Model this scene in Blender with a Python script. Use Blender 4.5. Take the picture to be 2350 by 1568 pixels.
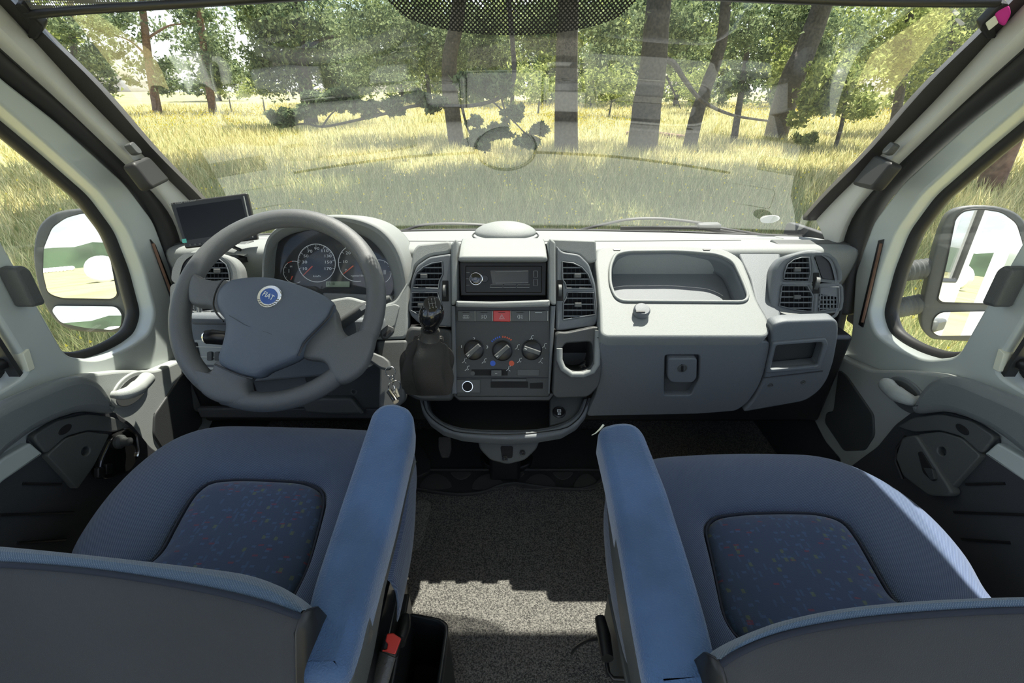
import bpy, bmesh, math, random
import numpy as np
from mathutils import Vector, Matrix, noise
random.seed(7); rng = np.random.default_rng(7)
SC = bpy.context.scene; COL = SC.collection
for o in list(bpy.data.objects): bpy.data.objects.remove(o)
# ------------------------------------------------------------------ camera
W, H, FPX = 2350, 1568, 1044.0
PITCH = math.radians(29.6); SN, CS = math.sin(PITCH), math.cos(PITCH)
EYE = Vector((0, 0, 1.25))
cd = bpy.data.cameras.new('camera'); cam = bpy.data.objects.new('camera', cd); COL.objects.link(cam)
cd.sensor_width = 36; cd.lens = 36*FPX/W; cd.clip_start = .02; cd.clip_end = 900
cam.location = EYE; cam.rotation_euler = (math.pi/2-PITCH, 0, 0); SC.camera = cam
# ------------------------------------------------------------------ world, sun, exposure
SUN = Vector((.19, .41, 1)).normalized()
wd = bpy.data.worlds.new('sky'); SC.world = wd; wd.use_nodes = True
nt = wd.node_tree; nt.nodes.clear()
sky = nt.nodes.new('ShaderNodeTexSky'); sky.sky_type = 'NISHITA'; sky.sun_disc = False
sky.sun_elevation = math.asin(SUN.z); sky.sun_rotation = math.atan2(SUN.x, SUN.y)
sky.air_density = 1.0; sky.dust_density = 1.5; sky.ozone_density = 1.2
tc = nt.nodes.new('ShaderNodeTexCoord')
nz = nt.nodes.new('ShaderNodeTexNoise'); nz.inputs['Scale'].default_value = 3.2; nz.inputs['Detail'].default_value = 7; nz.inputs['Roughness'].default_value = .62
mp = nt.nodes.new('ShaderNodeMapping'); mp.inputs['Scale'].default_value = (1, 1, 3.2)
cr = nt.nodes.new('ShaderNodeValToRGB'); cr.color_ramp.elements[0].position = .46; cr.color_ramp.elements[1].position = .68
mx = nt.nodes.new('ShaderNodeMix'); mx.data_type = 'RGBA'; mx.inputs['B'].default_value = (9, 9.3, 9.8, 1)
bg = nt.nodes.new('ShaderNodeBackground'); bg.inputs['Strength'].default_value = .17
out = nt.nodes.new('ShaderNodeOutputWorld')
nt.links.new(tc.outputs['Generated'], mp.inputs['Vector']); nt.links.new(mp.outputs['Vector'], nz.inputs['Vector'])
nt.links.new(nz.outputs['Fac'], cr.inputs['Fac']); nt.links.new(cr.outputs['Color'], mx.inputs['Factor'])
nt.links.new(sky.outputs['Color'], mx.inputs['A']); nt.links.new(mx.outputs['Result'], bg.inputs['Color'])
nt.links.new(bg.outputs['Background'], out.inputs['Surface'])
sl = bpy.data.lights.new('sun', 'SUN'); sl.energy = 8.3; sl.angle = math.radians(.55); sl.color = (1, .96, .88)
so = bpy.data.objects.new('sun', sl); COL.objects.link(so); so.rotation_euler = SUN.to_track_quat('Z', 'Y').to_euler()
SC.view_settings.view_transform = 'Standard'; SC.view_settings.look = 'None'
SC.view_settings.gamma = 1; SC.view_settings.use_curve_mapping = False
SC.view_settings.exposure = 0.88
SC.cycles.max_bounces = 12; SC.cycles.transparent_max_bounces = 24
# ------------------------------------------------------------------ materials
def mat(name, col, rough=.5, metal=0., bump=None, var=None, sheen=0., coat=0., spec=.5, weave=None, trans=0., emit=0):
    m = bpy.data.materials.new(name); m.use_nodes = True; t = m.node_tree; b = t.nodes['Principled BSDF']
    c4 = (*col, 1); b.inputs['Base Color'].default_value = c4; b.inputs['Roughness'].default_value = rough
    b.inputs['Metallic'].default_value = metal; b.inputs['Specular IOR Level'].default_value = spec
    if sheen: b.inputs['Sheen Weight'].default_value = sheen; b.inputs['Sheen Roughness'].default_value = .4
    if coat: b.inputs['Coat Weight'].default_value = coat; b.inputs['Coat Roughness'].default_value = .1
    if trans: b.inputs['Transmission Weight'].default_value = trans
    if emit: b.inputs['Emission Color'].default_value = c4; b.inputs['Emission Strength'].default_value = emit
    tcn = t.nodes.new('ShaderNodeTexCoord')
    if var:
        sc, amt = var[:2]; col2 = var[2] if len(var) > 2 else tuple(c*(1-amt) for c in col)
        n = t.nodes.new('ShaderNodeTexNoise'); n.inputs['Scale'].default_value = sc; n.inputs['Detail'].default_value = 5
        r = t.nodes.new('ShaderNodeValToRGB'); e = r.color_ramp.elements
        e[0].position = .38; e[0].color = (*col2, 1); e[1].position = .62; e[1].color = c4
        t.links.new(tcn.outputs['Object'], n.inputs['Vector']); t.links.new(n.outputs['Fac'], r.inputs['Fac'])
        t.links.new(r.outputs['Color'], b.inputs['Base Color'])
    if bump:
        n = t.nodes.new('ShaderNodeTexNoise'); n.inputs['Scale'].default_value = bump[0]; n.inputs['Detail'].default_value = 2
        bp = t.nodes.new('ShaderNodeBump'); bp.inputs['Strength'].default_value = bump[1]; bp.inputs['Distance'].default_value = .002
        t.links.new(tcn.outputs['Object'], n.inputs['Vector']); t.links.new(n.outputs['Fac'], bp.inputs['Height'])
        t.links.new(bp.outputs['Normal'], b.inputs['Normal'])
    if weave:
        sc, colb = weave
        wv = []
        for rot in (.78, -.78):
            mpn = t.nodes.new('ShaderNodeMapping'); mpn.inputs['Rotation'].default_value = (0, 0, rot)
            w = t.nodes.new('ShaderNodeTexWave'); w.inputs['Scale'].default_value = sc; w.inputs['Distortion'].default_value = .6
            t.links.new(tcn.outputs['Object'], mpn.inputs['Vector']); t.links.new(mpn.outputs['Vector'], w.inputs['Vector']); wv.append(w)
        ml = t.nodes.new('ShaderNodeMath'); ml.operation = 'MULTIPLY'
        t.links.new(wv[0].outputs['Fac'], ml.inputs[0]); t.links.new(wv[1].outputs['Fac'], ml.inputs[1])
        mixn = t.nodes.new('ShaderNodeMix'); mixn.data_type = 'RGBA'
        mixn.inputs['A'].default_value = c4; mixn.inputs['B'].default_value = (*colb, 1)
        t.links.new(ml.outputs[0], mixn.inputs['Factor']); t.links.new(mixn.outputs['Result'], b.inputs['Base Color'])
        bp = t.nodes.new('ShaderNodeBump'); bp.inputs['Strength'].default_value = .5; bp.inputs['Distance'].default_value = .0015
        t.links.new(ml.outputs[0], bp.inputs['Height']); t.links.new(bp.outputs['Normal'], b.inputs['Normal'])
    return m
M = {}
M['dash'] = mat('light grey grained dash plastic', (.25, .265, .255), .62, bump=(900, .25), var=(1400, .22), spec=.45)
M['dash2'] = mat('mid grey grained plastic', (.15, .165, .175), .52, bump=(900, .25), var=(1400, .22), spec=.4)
M['dark'] = mat('charcoal plastic', (.055, .058, .057), .5, bump=(900, .25), var=(1200, .25), spec=.4)
M['dark2'] = mat('dark grey plastic', (.09, .095, .092), .5, bump=(900, .2), var=(1200, .2), spec=.4)
M['black'] = mat('black plastic', (.012, .012, .012), .4)
M['gloss'] = mat('gloss black', (.01, .01, .01), .12, coat=.5)
M['void'] = mat('black recess', (.006, .006, .006), .8)
M['wheel'] = mat('grey soft steering wheel foam', (.11, .115, .115), .45, bump=(1200, .3), var=(1500, .2), spec=.5)
M['hub'] = mat('slate grey hub cover', (.10, .12, .15), .48, bump=(1300, .25), var=(1500, .18), spec=.45)
M['pillar'] = mat('pale warm grey pillar trim', (.55, .55, .5), .6, bump=(700, .15))
M['paint'] = mat('off white painted metal', (.47, .51, .48), .32, coat=.3)
M['white'] = mat('white gloss body paint', (.85, .86, .86), .2, coat=.6)
M['rubber'] = mat('black rubber seal', (.022, .022, .021), .55)
M['rubber2'] = mat('worn grey rubber', (.035, .032, .03), .5)
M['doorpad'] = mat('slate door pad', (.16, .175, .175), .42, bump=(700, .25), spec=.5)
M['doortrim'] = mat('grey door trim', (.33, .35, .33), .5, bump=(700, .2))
M['doorlow'] = mat('charcoal door lining', (.04, .042, .045), .6, bump=(500, .3))
M['chrome'] = mat('chrome', (.75, .73, .68), .15, metal=1)
M['steel'] = mat('dull silver', (.45, .44, .4), .35, metal=.9)
M['red'] = mat('red plastic', (.5, .03, .02), .35)
M['redneedle'] = mat('red needle', (.8, .12, .06), .5)
M['ink'] = mat('pale print', (.7, .72, .7), .6)
M['inkdim'] = mat('grey print', (.3, .31, .3), .6)
M['inkblue'] = mat('blue print', (.02, .1, .55), .5)
M['inkred'] = mat('orange red print', (.6, .08, .02), .5)
M['lcd'] = mat('green grey display', (.25, .32, .22), .4)
M['lcdink'] = mat('dark display digits', (.02, .04, .02), .5)
M['amber'] = mat('dark amber display', (.03, .025, .008), .2)
M['badgeblue'] = mat('deep blue enamel', (.015, .07, .28), .25, coat=.6)
M['dial'] = mat('black dial face', (.012, .012, .012), .45)
M['screen'] = mat('dark glossy screen', (.010, .011, .012), .15, spec=.12)
M['radiof'] = mat('brownish black radio face', (.014, .013, .010), .3, spec=.25)
M['leather'] = mat('black leatherette', (.06, .057, .05), .34, bump=(300, .3))
M['blue'] = mat('blue woven seat fabric', (.030, .054, .115), .85, weave=(170, (.16, .21, .31)), sheen=.3)
M['velvet'] = mat('blue velour', (.07, .145, .30), .8, bump=(500, .6), var=(9, .3), sheen=.55)
M['velvet2'] = mat('blue piping cloth', (.05, .09, .15), .8, weave=(180, (.11, .17, .24)), sheen=.4)
M['shell'] = mat('dark grey backrest shell cloth', (.032, .036, .044), .75, bump=(900, .35), var=(5, .2), sheen=.15)
M['stitch'] = mat('dark seam', (.01, .015, .03), .8)
M['seatblk'] = mat('satin black seat metal', (.015, .017, .018), .28)
M['bark'] = mat('grey brown bark', (.11, .095, .08), .9, bump=(30, 1), var=(14, .5))
M['barkred'] = mat('reddish pine bark', (.26, .15, .1), .9, bump=(30, 1), var=(10, .45))
M['bale'] = mat('white wrapped bale', (.85, .85, .85), .35)
M['sticker'] = mat('white paper sticker', (.9, .9, .9), .6)
M['pink'] = mat('magenta cloth', (.55, .02, .25), .7)
M['tag'] = mat('cream cloth', (.7, .7, .55), .7)
M['teal'] = mat('teal sticker', (.1, .5, .42), .5)
def mirror_mat():
    m = mat('mirror glass', (.9, .92, .93), .0, metal=1); return m
M['mirror'] = mirror_mat()
def carpet_mat(name, col, col2):
    m = mat(name, col, .95, var=(330, .5, col2)); b = m.node_tree.nodes['Principled BSDF']; t = m.node_tree
    n = t.nodes.new('ShaderNodeTexNoise'); n.inputs['Scale'].default_value = 420
    bp = t.nodes.new('ShaderNodeBump'); bp.inputs['Strength'].default_value = 1; bp.inputs['Distance'].default_value = .006
    t.links.new(n.outputs['Fac'], bp.inputs['Height']); t.links.new(bp.outputs['Normal'], b.inputs['Normal'])
    tcn = t.nodes.new('ShaderNodeTexCoord'); t.links.new(tcn.outputs['Object'], n.inputs['Vector'])
    return m
M['carpet'] = carpet_mat('flecked grey carpet', (.22, .21, .185), (.045, .043, .04))
M['mat'] = mat('black rubber mat', (.03, .03, .028), .7, bump=(600, .5))
M['ribmat'] = mat('ribbed rubber inset', (.07, .068, .062), .7, weave=(140, (.03, .03, .028)))
def glass_mat(name, refl, dirt_veil=.0, tint=(1, 1, 1), rough=0.0):
    m = bpy.data.materials.new(name); m.use_nodes = True; t = m.node_tree; t.nodes.clear()
    tr = t.nodes.new('ShaderNodeBsdfTransparent'); tr.inputs['Color'].default_value = (*tint, 1)
    gl = t.nodes.new('ShaderNodeBsdfGlossy'); gl.inputs['Roughness'].default_value = rough
    df = t.nodes.new('ShaderNodeBsdfTranslucent'); df.inputs['Color'].default_value = (.8, .82, .78, 1)
    d2 = t.nodes.new('ShaderNodeBsdfDiffuse'); d2.inputs['Color'].default_value = (.8, .82, .78, 1)
    fr = t.nodes.new('ShaderNodeFresnel'); fr.inputs['IOR'].default_value = 1.5
    mu = t.nodes.new('ShaderNodeMath'); mu.operation = 'MULTIPLY'; mu.inputs[1].default_value = refl
    mu.use_clamp = True
    m1 = t.nodes.new('ShaderNodeMixShader'); m2 = t.nodes.new('ShaderNodeMixShader'); ad = t.nodes.new('ShaderNodeMixShader')
    o = t.nodes.new('ShaderNodeOutputMaterial')
    ge = t.nodes.new('ShaderNodeNewGeometry'); io = t.nodes.new('ShaderNodeMapRange')
    io.inputs['To Min'].default_value = 1.5; io.inputs['To Max'].default_value = 1/1.5
    t.links.new(ge.outputs['Backfacing'], io.inputs['Value']); t.links.new(io.outputs['Result'], fr.inputs['IOR'])
    t.links.new(fr.outputs[0], mu.inputs[0]); t.links.new(mu.outputs[0], m1.inputs[0])
    t.links.new(tr.outputs[0], m1.inputs[1]); t.links.new(gl.outputs[0], m1.inputs[2])
    ad.inputs[0].default_value = .5; t.links.new(df.outputs[0], ad.inputs[1]); t.links.new(d2.outputs[0], ad.inputs[2])
    t.links.new(m1.outputs[0], m2.inputs[1]); t.links.new(ad.outputs[0], m2.inputs[2])
    n = t.nodes.new('ShaderNodeTexNoise'); n.inputs['Scale'].default_value = 3.5; n.inputs['Detail'].default_value = 6
    mm = t.nodes.new('ShaderNodeMapRange'); mm.inputs['From Min'].default_value = .3; mm.inputs['From Max'].default_value = .75
    mm.inputs['To Min'].default_value = dirt_veil*.3; mm.inputs['To Max'].default_value = dirt_veil*1.6  # faint pale dirt film, mixed in to give the glass a sunlit haze
    tcn = t.nodes.new('ShaderNodeTexCoord'); t.links.new(tcn.outputs['Object'], n.inputs['Vector'])
    t.links.new(n.outputs['Fac'], mm.inputs['Value']); t.links.new(mm.outputs['Result'], m2.inputs[0])
    t.links.new(m2.outputs[0], o.inputs['Surface']); return m
M['wglass'] = glass_mat('windscreen glass', 4.6, .012, (.93, .95, .93))
M['sglass'] = glass_mat('side glass', .9, .012, (.97, .98, .97))
M['cglass'] = glass_mat('instrument cover glass', .5, .008)
def frit_mat():
    m = bpy.data.materials.new('dotted black print'); m.use_nodes = True; t = m.node_tree; b = t.nodes['Principled BSDF']
    b.inputs['Base Color'].default_value = (.01, .01, .01, 1)
    tcn = t.nodes.new('ShaderNodeTexCoord'); v = t.nodes.new('ShaderNodeTexVoronoi'); v.inputs['Scale'].default_value = 1; v.inputs['Randomness'].default_value = 0; v.voronoi_dimensions = '2D'
    g = t.nodes.new('ShaderNodeMath'); g.operation = 'GREATER_THAN'; g.inputs[1].default_value = .33
    sx = t.nodes.new('ShaderNodeSeparateXYZ'); cx = t.nodes.new('ShaderNodeCombineXYZ')
    for k, (wx, wz) in enumerate(((175, 213), (175, -213))):
        a = t.nodes.new('ShaderNodeMath'); a.operation = 'MULTIPLY'; a.inputs[1].default_value = wx*.7071
        b2 = t.nodes.new('ShaderNodeMath'); b2.operation = 'MULTIPLY_ADD'; b2.inputs[1].default_value = wz*.7071
        t.links.new(sx.outputs['X'], a.inputs[0]); t.links.new(sx.outputs['Z'], b2.inputs[0]); t.links.new(a.outputs[0], b2.inputs[2]); t.links.new(b2.outputs[0], cx.inputs[k])
    t.links.new(tcn.outputs['Object'], sx.inputs[0]); t.links.new(cx.outputs[0], v.inputs['Vector']); t.links.new(v.outputs['Distance'], g.inputs[0]); t.links.new(g.outputs[0], b.inputs['Alpha'])
    return m
M['frit'] = frit_mat()
def mesh_net():
    m = bpy.data.materials.new('pleated insect net'); m.use_nodes = True; t = m.node_tree; b = t.nodes['Principled BSDF']
    b.inputs['Base Color'].default_value = (.12, .12, .11, 1)
    tcn = t.nodes.new('ShaderNodeTexCoord'); v = t.nodes.new('ShaderNodeTexVoronoi'); v.inputs['Scale'].default_value = 260; v.inputs['Randomness'].default_value = 0
    g = t.nodes.new('ShaderNodeMath'); g.operation = 'GREATER_THAN'; g.inputs[1].default_value = .4
    t.links.new(tcn.outputs['Object'], v.inputs['Vector']); t.links.new(v.outputs['Distance'], g.inputs[0]); t.links.new(g.outputs[0], b.inputs['Alpha'])
    return m
M['net'] = mesh_net()
def pattern_mat():
    m = mat('printed blue seat cloth', (.018, .045, .14), .85, sheen=.3); t = m.node_tree; b = t.nodes['Principled BSDF']
    tcn = t.nodes.new('ShaderNodeTexCoord'); cur = None
    base = (.032, .056, .118)
    prev = None
    for k, (sx, sy, col, th, off) in enumerate([(90, 150, (.05, .10, .22), .66, 0), (160, 60, (.045, .09, .19), .66, 3.3), (70, 190, (.16, .03, .06), .725, 9.1), (110, 90, (.10, .13, .07), .745, 17.7)]):
        mpn = t.nodes.new('ShaderNodeMapping'); mpn.inputs['Scale'].default_value = (sx, sy, 1); mpn.inputs['Location'].default_value = (off, off*2, 0)
        v = t.nodes.new('ShaderNodeTexVoronoi'); v.inputs['Scale'].default_value = 1; v.distance = 'CHEBYCHEV'; v.inputs['Randomness'].default_value = .9; v.voronoi_dimensions = '2D'
        sp = t.nodes.new('ShaderNodeSeparateColor'); g = t.nodes.new('ShaderNodeMath'); g.operation = 'GREATER_THAN'; g.inputs[1].default_value = .8 if k < 2 else .93
        l = t.nodes.new('ShaderNodeMath'); l.operation = 'LESS_THAN'; l.inputs[1].default_value = .28
        mu = t.nodes.new('ShaderNodeMath'); mu.operation = 'MULTIPLY'; fa = t.nodes.new('ShaderNodeMath'); fa.operation = 'MULTIPLY'; fa.inputs[1].default_value = .7
        mi = t.nodes.new('ShaderNodeMix'); mi.data_type = 'RGBA'; mi.inputs['B'].default_value = (*col, 1)
        t.links.new(tcn.outputs['Object'], mpn.inputs['Vector']); t.links.new(mpn.outputs['Vector'], v.inputs['Vector'])
        t.links.new(v.outputs['Color'], sp.inputs[0]); t.links.new(sp.outputs[0], g.inputs[0]); t.links.new(v.outputs['Distance'], l.inputs[0])
        t.links.new(g.outputs[0], mu.inputs[0]); t.links.new(l.outputs[0], mu.inputs[1]); t.links.new(mu.outputs[0], fa.inputs[0]); t.links.new(fa.outputs[0], mi.inputs['Factor'])
        if prev is None: mi.inputs['A'].default_value = (*base, 1)
        else: t.links.new(prev.outputs['Result'], mi.inputs['A'])
        prev = mi
    t.links.new(prev.outputs['Result'], b.inputs['Base Color'])
    n = t.nodes.new('ShaderNodeTexNoise'); n.inputs['Scale'].default_value = 900; bp = t.nodes.new('ShaderNodeBump'); bp.inputs['Strength'].default_value = .4; bp.inputs['Distance'].default_value = .002
    t.links.new(tcn.outputs['Object'], n.inputs['Vector']); t.links.new(n.outputs['Fac'], bp.inputs['Height']); t.links.new(bp.outputs['Normal'], b.inputs['Normal'])
    return m
M['print'] = pattern_mat()
def leafy(name, c1, c2, tl=.35):
    m = bpy.data.materials.new(name); m.use_nodes = True; t = m.node_tree; t.nodes.clear()
    g = t.nodes.new('ShaderNodeNewGeometry'); r = t.nodes.new('ShaderNodeValToRGB'); e = r.color_ramp.elements
    e[0].color = (*c1, 1); e[1].color = (*c2, 1)
    d = t.nodes.new('ShaderNodeBsdfDiffuse'); tr = t.nodes.new('ShaderNodeBsdfTranslucent'); mi = t.nodes.new('ShaderNodeMixShader'); mi.inputs[0].default_value = tl
    o = t.nodes.new('ShaderNodeOutputMaterial')
    t.links.new(g.outputs['Random Per Island'], r.inputs['Fac']); t.links.new(r.outputs['Color'], d.inputs['Color']); t.links.new(r.outputs['Color'], tr.inputs['Color'])
    t.links.new(d.outputs[0], mi.inputs[1]); t.links.new(tr.outputs[0], mi.inputs[2]); t.links.new(mi.outputs[0], o.inputs['Surface']); return m
M['pine'] = leafy('blue green pine needles', (.06, .10, .05), (.32, .38, .19), .42)
M['leaf'] = leafy('yellow green leaves', (.12, .17, .05), (.5, .54, .2), .45)
M['grass'] = leafy('dry meadow grass', (.36, .33, .12), (.95, .86, .48), .45)
M['grassg'] = leafy('green meadow grass', (.2, .25, .09), (.55, .58, .27), .45)
M['flower'] = leafy('yellow meadow flowers', (.85, .65, .05), (.95, .8, .1), .3)
M['far'] = mat('distant forest', (.05, .08, .04), 1, var=(.1, .5))
M['soil'] = mat('meadow ground', (.40, .33, .15), 1, var=(.5, .4, (.25, .26, .1)))
# ------------------------------------------------------------------ projection helpers
def ray(px, py): return Vector(((px-W/2)/FPX, CS+SN*(H/2-py)/FPX, -SN+CS*(H/2-py)/FPX))
def P(px, py, t): return EYE+ray(px, py)*t
def PX(px, py, x): r = ray(px, py); return EYE+r*(x/r.x)
def PY(px, py, y): r = ray(px, py); return EYE+r*(y/r.y)
def PZ(px, py, z): r = ray(px, py); return EYE+r*((z-EYE.z)/r.z)
class Fr:
    def __init__(s, o, n):
        s.o = Vector(o); s.n = Vector(n).normalized()
        if abs(s.n.z) > .999: s.u = Vector((1, 0, 0)); s.v = Vector((0, 1, 0)) if s.n.z > 0 else Vector((0, -1, 0))
        else: s.u = Vector((0, 0, 1)).cross(s.n).normalized(); s.v = s.n.cross(s.u)
    def hit(s, px, py, off=0):
        r = ray(px, py); o = s.o+s.n*off; return EYE+r*(s.n.dot(o-EYE)/s.n.dot(r))
    def uv(s, px, py, off=0):
        d = s.hit(px, py, off)-s.o; return (d.dot(s.u), d.dot(s.v))
    def w(s, u, v, off=0): return s.o+s.u*u+s.v*v+s.n*off
    def mtx(s, off=0):
        o = s.o+s.n*off
        return Matrix(((s.u.x, s.v.x, s.n.x, o.x), (s.u.y, s.v.y, s.n.y, o.y), (s.u.z, s.v.z, s.n.z, o.z), (0, 0, 0, 1)))
def link(name, me, m, parent=None, smooth=True, ang=35):
    if m is not None: me.materials.clear(); me.materials.append(m)
    if smooth and len(me.polygons):
        me.polygons.foreach_set('use_smooth', [True]*len(me.polygons))
        me.set_sharp_from_angle(angle=math.radians(ang))
    me.name = name; o = bpy.data.objects.new(name, me); COL.objects.link(o)
    if parent is not None:
        o.parent = parent
        if parent.type == 'EMPTY': o.matrix_parent_inverse = Matrix.Translation(-parent.location)
    return o
def thing(name, label, cat, loc, group=None, kind=None):
    o = bpy.data.objects.new(name, None); o.empty_display_size = .05; COL.objects.link(o); o.location = loc
    return tag(o, label, cat, group, kind)
def tag(o, label=None, cat=None, group=None, kind=None):
    if label: o['label'] = label
    if cat: o['category'] = cat
    if group: o['group'] = group
    if kind: o['kind'] = kind
    return o
def rnd(pts, r, n=5):
    if not r: return list(pts)
    out = []; N = len(pts)
    for i in range(N):
        a, b, c = Vector(pts[i-1]), Vector(pts[i]), Vector(pts[(i+1) % N])
        d1 = (a-b); d2 = (c-b); l1, l2 = d1.length, d2.length
        if l1 < 1e-7 or l2 < 1e-7: continue
        k = min(r, l1*.45, l2*.45); p1 = b+d1/l1*k; p2 = b+d2/l2*k
        for j in range(n+1):
            t = j/n; out.append(tuple((1-t)**2*p1+2*t*(1-t)*b+t*t*p2))
    return out
def cat_(pts, n=4, closed=True):
    out = []; N = len(pts); V = [Vector(p) for p in pts]
    rg = range(N) if closed else range(N-1)
    for i in rg:
        if closed: p0, p1, p2, p3 = V[i-1], V[i], V[(i+1) % N], V[(i+2) % N]
        else: p0, p1, p2, p3 = V[max(i-1, 0)], V[i], V[i+1], V[min(i+2, N-1)]
        for j in range(n):
            t = j/n
            out.append(.5*((2*p1)+(p2-p0)*t+(2*p0-5*p1+4*p2-p3)*t*t+(3*p1-p0-3*p2+p3)*t**3))
    if not closed: out.append(V[-1])
    return out
def curve_mesh(loops, half, bev, res=2):
    cu = bpy.data.curves.new('tmp', 'CURVE'); cu.dimensions = '2D'; cu.fill_mode = 'BOTH'
    for lp in loops:
        sp = cu.splines.new('POLY'); sp.points.add(len(lp)-1)
        for i, p in enumerate(lp): sp.points[i].co = (p[0], p[1], 0, 1)
        sp.use_cyclic_u = True
    cu.extrude = max(half-bev, 0); cu.bevel_depth = bev; cu.bevel_resolution = res; cu.offset = -bev
    o = bpy.data.objects.new('tmp', cu); me = bpy.data.meshes.new_from_object(o)
    bpy.data.objects.remove(o); bpy.data.curves.remove(cu); return me
def slab(name, loops, fr, m, parent, off=0, depth=.01, bev=.001, r=.004, space='px', sm=False):
    """closed outlines (first = outside, rest = holes) on a plane, given real thickness behind it"""
    if not isinstance(loops[0][0], (list, tuple)): loops = [loops]
    L = []
    for i, lp in enumerate(loops):
        q = [fr.uv(p[0], p[1], off) for p in lp] if space == 'px' else [tuple(p) for p in lp]
        rr = r[min(i, len(r)-1)] if isinstance(r, (list, tuple)) else r
        q = [tuple(v) for v in cat_(q)] if sm else rnd(q, rr)
        L.append(q)
    me = curve_mesh(L, depth/2, bev); me.transform(fr.mtx(off-depth/2)); return link(name, me, m, parent)
def disc(fr, c, r, n=28, space='px', off=0, ry=None):
    u, v = fr.uv(c[0], c[1], off) if space == 'px' else c
    return [(u+r*math.cos(2*math.pi*i/n), v+(ry or r)*math.sin(2*math.pi*i/n)) for i in range(n)]
def mesh(name, vs, fs, m, parent=None, smooth=True, ang=35):
    me = bpy.data.meshes.new(name); me.from_pydata([tuple(v) for v in vs], [], fs); me.update()
    bm = bmesh.new(); bm.from_mesh(me); bmesh.ops.recalc_face_normals(bm, faces=bm.faces); bm.to_mesh(me); bm.free()
    return link(name, me, m, parent, smooth, ang)
def grid(name, rows, m, parent=None, closed=False, thick=0, sub=1, cap=False, ang=60):
    n = len(rows[0]); vs = [v for r in rows for v in r]; fs = []
    for i in range(len(rows)-1):
        for j in range(n if closed else n-1):
            k = (j+1) % n; fs.append((i*n+j, i*n+k, (i+1)*n+k, (i+1)*n+j))
    if cap:
        fs.append(tuple(range(n))); fs.append(tuple((len(rows)-1)*n+j for j in range(n)))
    o = mesh(name, vs, fs, m, parent, True, ang)
    if thick:
        s = o.modifiers.new('s', 'SOLIDIFY'); s.thickness = abs(thick); s.offset = 0
    if sub:
        s = o.modifiers.new('u', 'SUBSURF'); s.levels = sub; s.render_levels = sub
    return o
def tube_data(pts, rad, seg=10, closed=False, flat=1.0):
    pts = [Vector(p) for p in pts]; N = len(pts); vs = []; fs = []
    rr = rad if isinstance(rad, (list, tuple)) else [rad]*N
    up = None
    for i in range(N):
        if closed: d = pts[(i+1) % N]-pts[i-1]
        else: d = pts[min(i+1, N-1)]-pts[max(i-1, 0)]
        d.normalize()
        if up is None: up = Vector((0, 0, 1)) if abs(d.z) < .9 else Vector((0, 1, 0))
        a = d.cross(up); a.normalize(); b = a.cross(d); b.normalize(); up = b
        for k in range(seg):
            t = 2*math.pi*k/seg; vs.append(pts[i]+a*math.cos(t)*rr[i]+b*math.sin(t)*rr[i]*flat)
    for i in range(N if closed else N-1):
        for k in range(seg):
            j = (i+1) % N; l = (k+1) % seg; fs.append((i*seg+k, i*seg+l, j*seg+l, j*seg+k))
    if not closed: fs.append(tuple(range(seg))); fs.append(tuple((N-1)*seg+k for k in range(seg)))
    return vs, fs
def tube(name, pts, rad, m, parent=None, seg=10, closed=False, flat=1.0):
    vs, fs = tube_data(pts, rad, seg, closed, flat); return mesh(name, vs, fs, m, parent, True, 50)
def merge(parts):
    vs, fs = [], []
    for v, f in parts:
        b = len(vs); vs += list(v); fs += [tuple(i+b for i in q) for q in f]
    return vs, fs
def lathe(name, prof, fr, c, m, parent=None, n=28, space='px', off=0, sx=1, sy=1):
    u, v = fr.uv(c[0], c[1], off) if space == 'px' else c
    rows = [[fr.w(u+r*sx*math.cos(2*math.pi*i/n), v+r*sy*math.sin(2*math.pi*i/n), off+h) for i in range(n)] for r, h in prof]
    return grid(name, rows, m, parent, closed=True, sub=0, cap=True, ang=40)
def text(name, s, fr, c, size, m, parent, off=.0006, rot=0, space='px', sx=1.0, th=.0002):
    cu = bpy.data.curves.new('t', 'FONT'); cu.body = s; cu.size = size; cu.align_x = 'CENTER'; cu.align_y = 'CENTER'; cu.extrude = th; cu.resolution_u = 2
    o = bpy.data.objects.new('t', cu); me = bpy.data.meshes.new_from_object(o); bpy.data.objects.remove(o); bpy.data.curves.remove(cu)
    u, v = fr.uv(c[0], c[1], off) if space == 'px' else c
    me.transform(fr.mtx(off) @ Matrix.Translation((u, v, 0)) @ Matrix.Rotation(rot, 4, 'Z') @ Matrix.Diagonal((sx, 1, 1, 1)))
    return link(name, me, m, parent, False)
def boxd(c, sx, sy, sz, R=None):
    R = R or Matrix.Identity(3); c = Vector(c)
    vs = [c+R @ Vector((sx*a/2, sy*b/2, sz*d/2)) for a in (-1, 1) for b in (-1, 1) for d in (-1, 1)]
    return vs, [(0, 1, 3, 2), (4, 6, 7, 5), (0, 4, 5, 1), (2, 3, 7, 6), (0, 2, 6, 4), (1, 5, 7, 3)]
def box(name, c, s, m, parent=None, bev=.003, R=None):
    v, f = boxd(c, *s, R); o = mesh(name, v, f, m, parent)
    if bev: b = o.modifiers.new('b', 'BEVEL'); b.width = bev; b.segments = 2
    return o
exec_parts = []
# frames of the cabin
CF = Fr(P(1155, 700, 1.02), (0, -.912, .41))          # centre console face
BF = Fr((0, 1.066, .898), (0, -.444, .896))           # sloping passenger shelf
GF = Fr((0, .86, .66), (0, -.995, -.09))              # glovebox door
TF = Fr(P(1155, 1000, 1.04), (0, -.35, .937))          # lower tray
WF = Fr((0, 1.29, .87), (0, -.46, -.32))              # windscreen plane
def F_z(z): return Fr((0, 0, z), (0, 0, 1))
DX = .86
FZ = .22   # height of the cab floor
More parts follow.
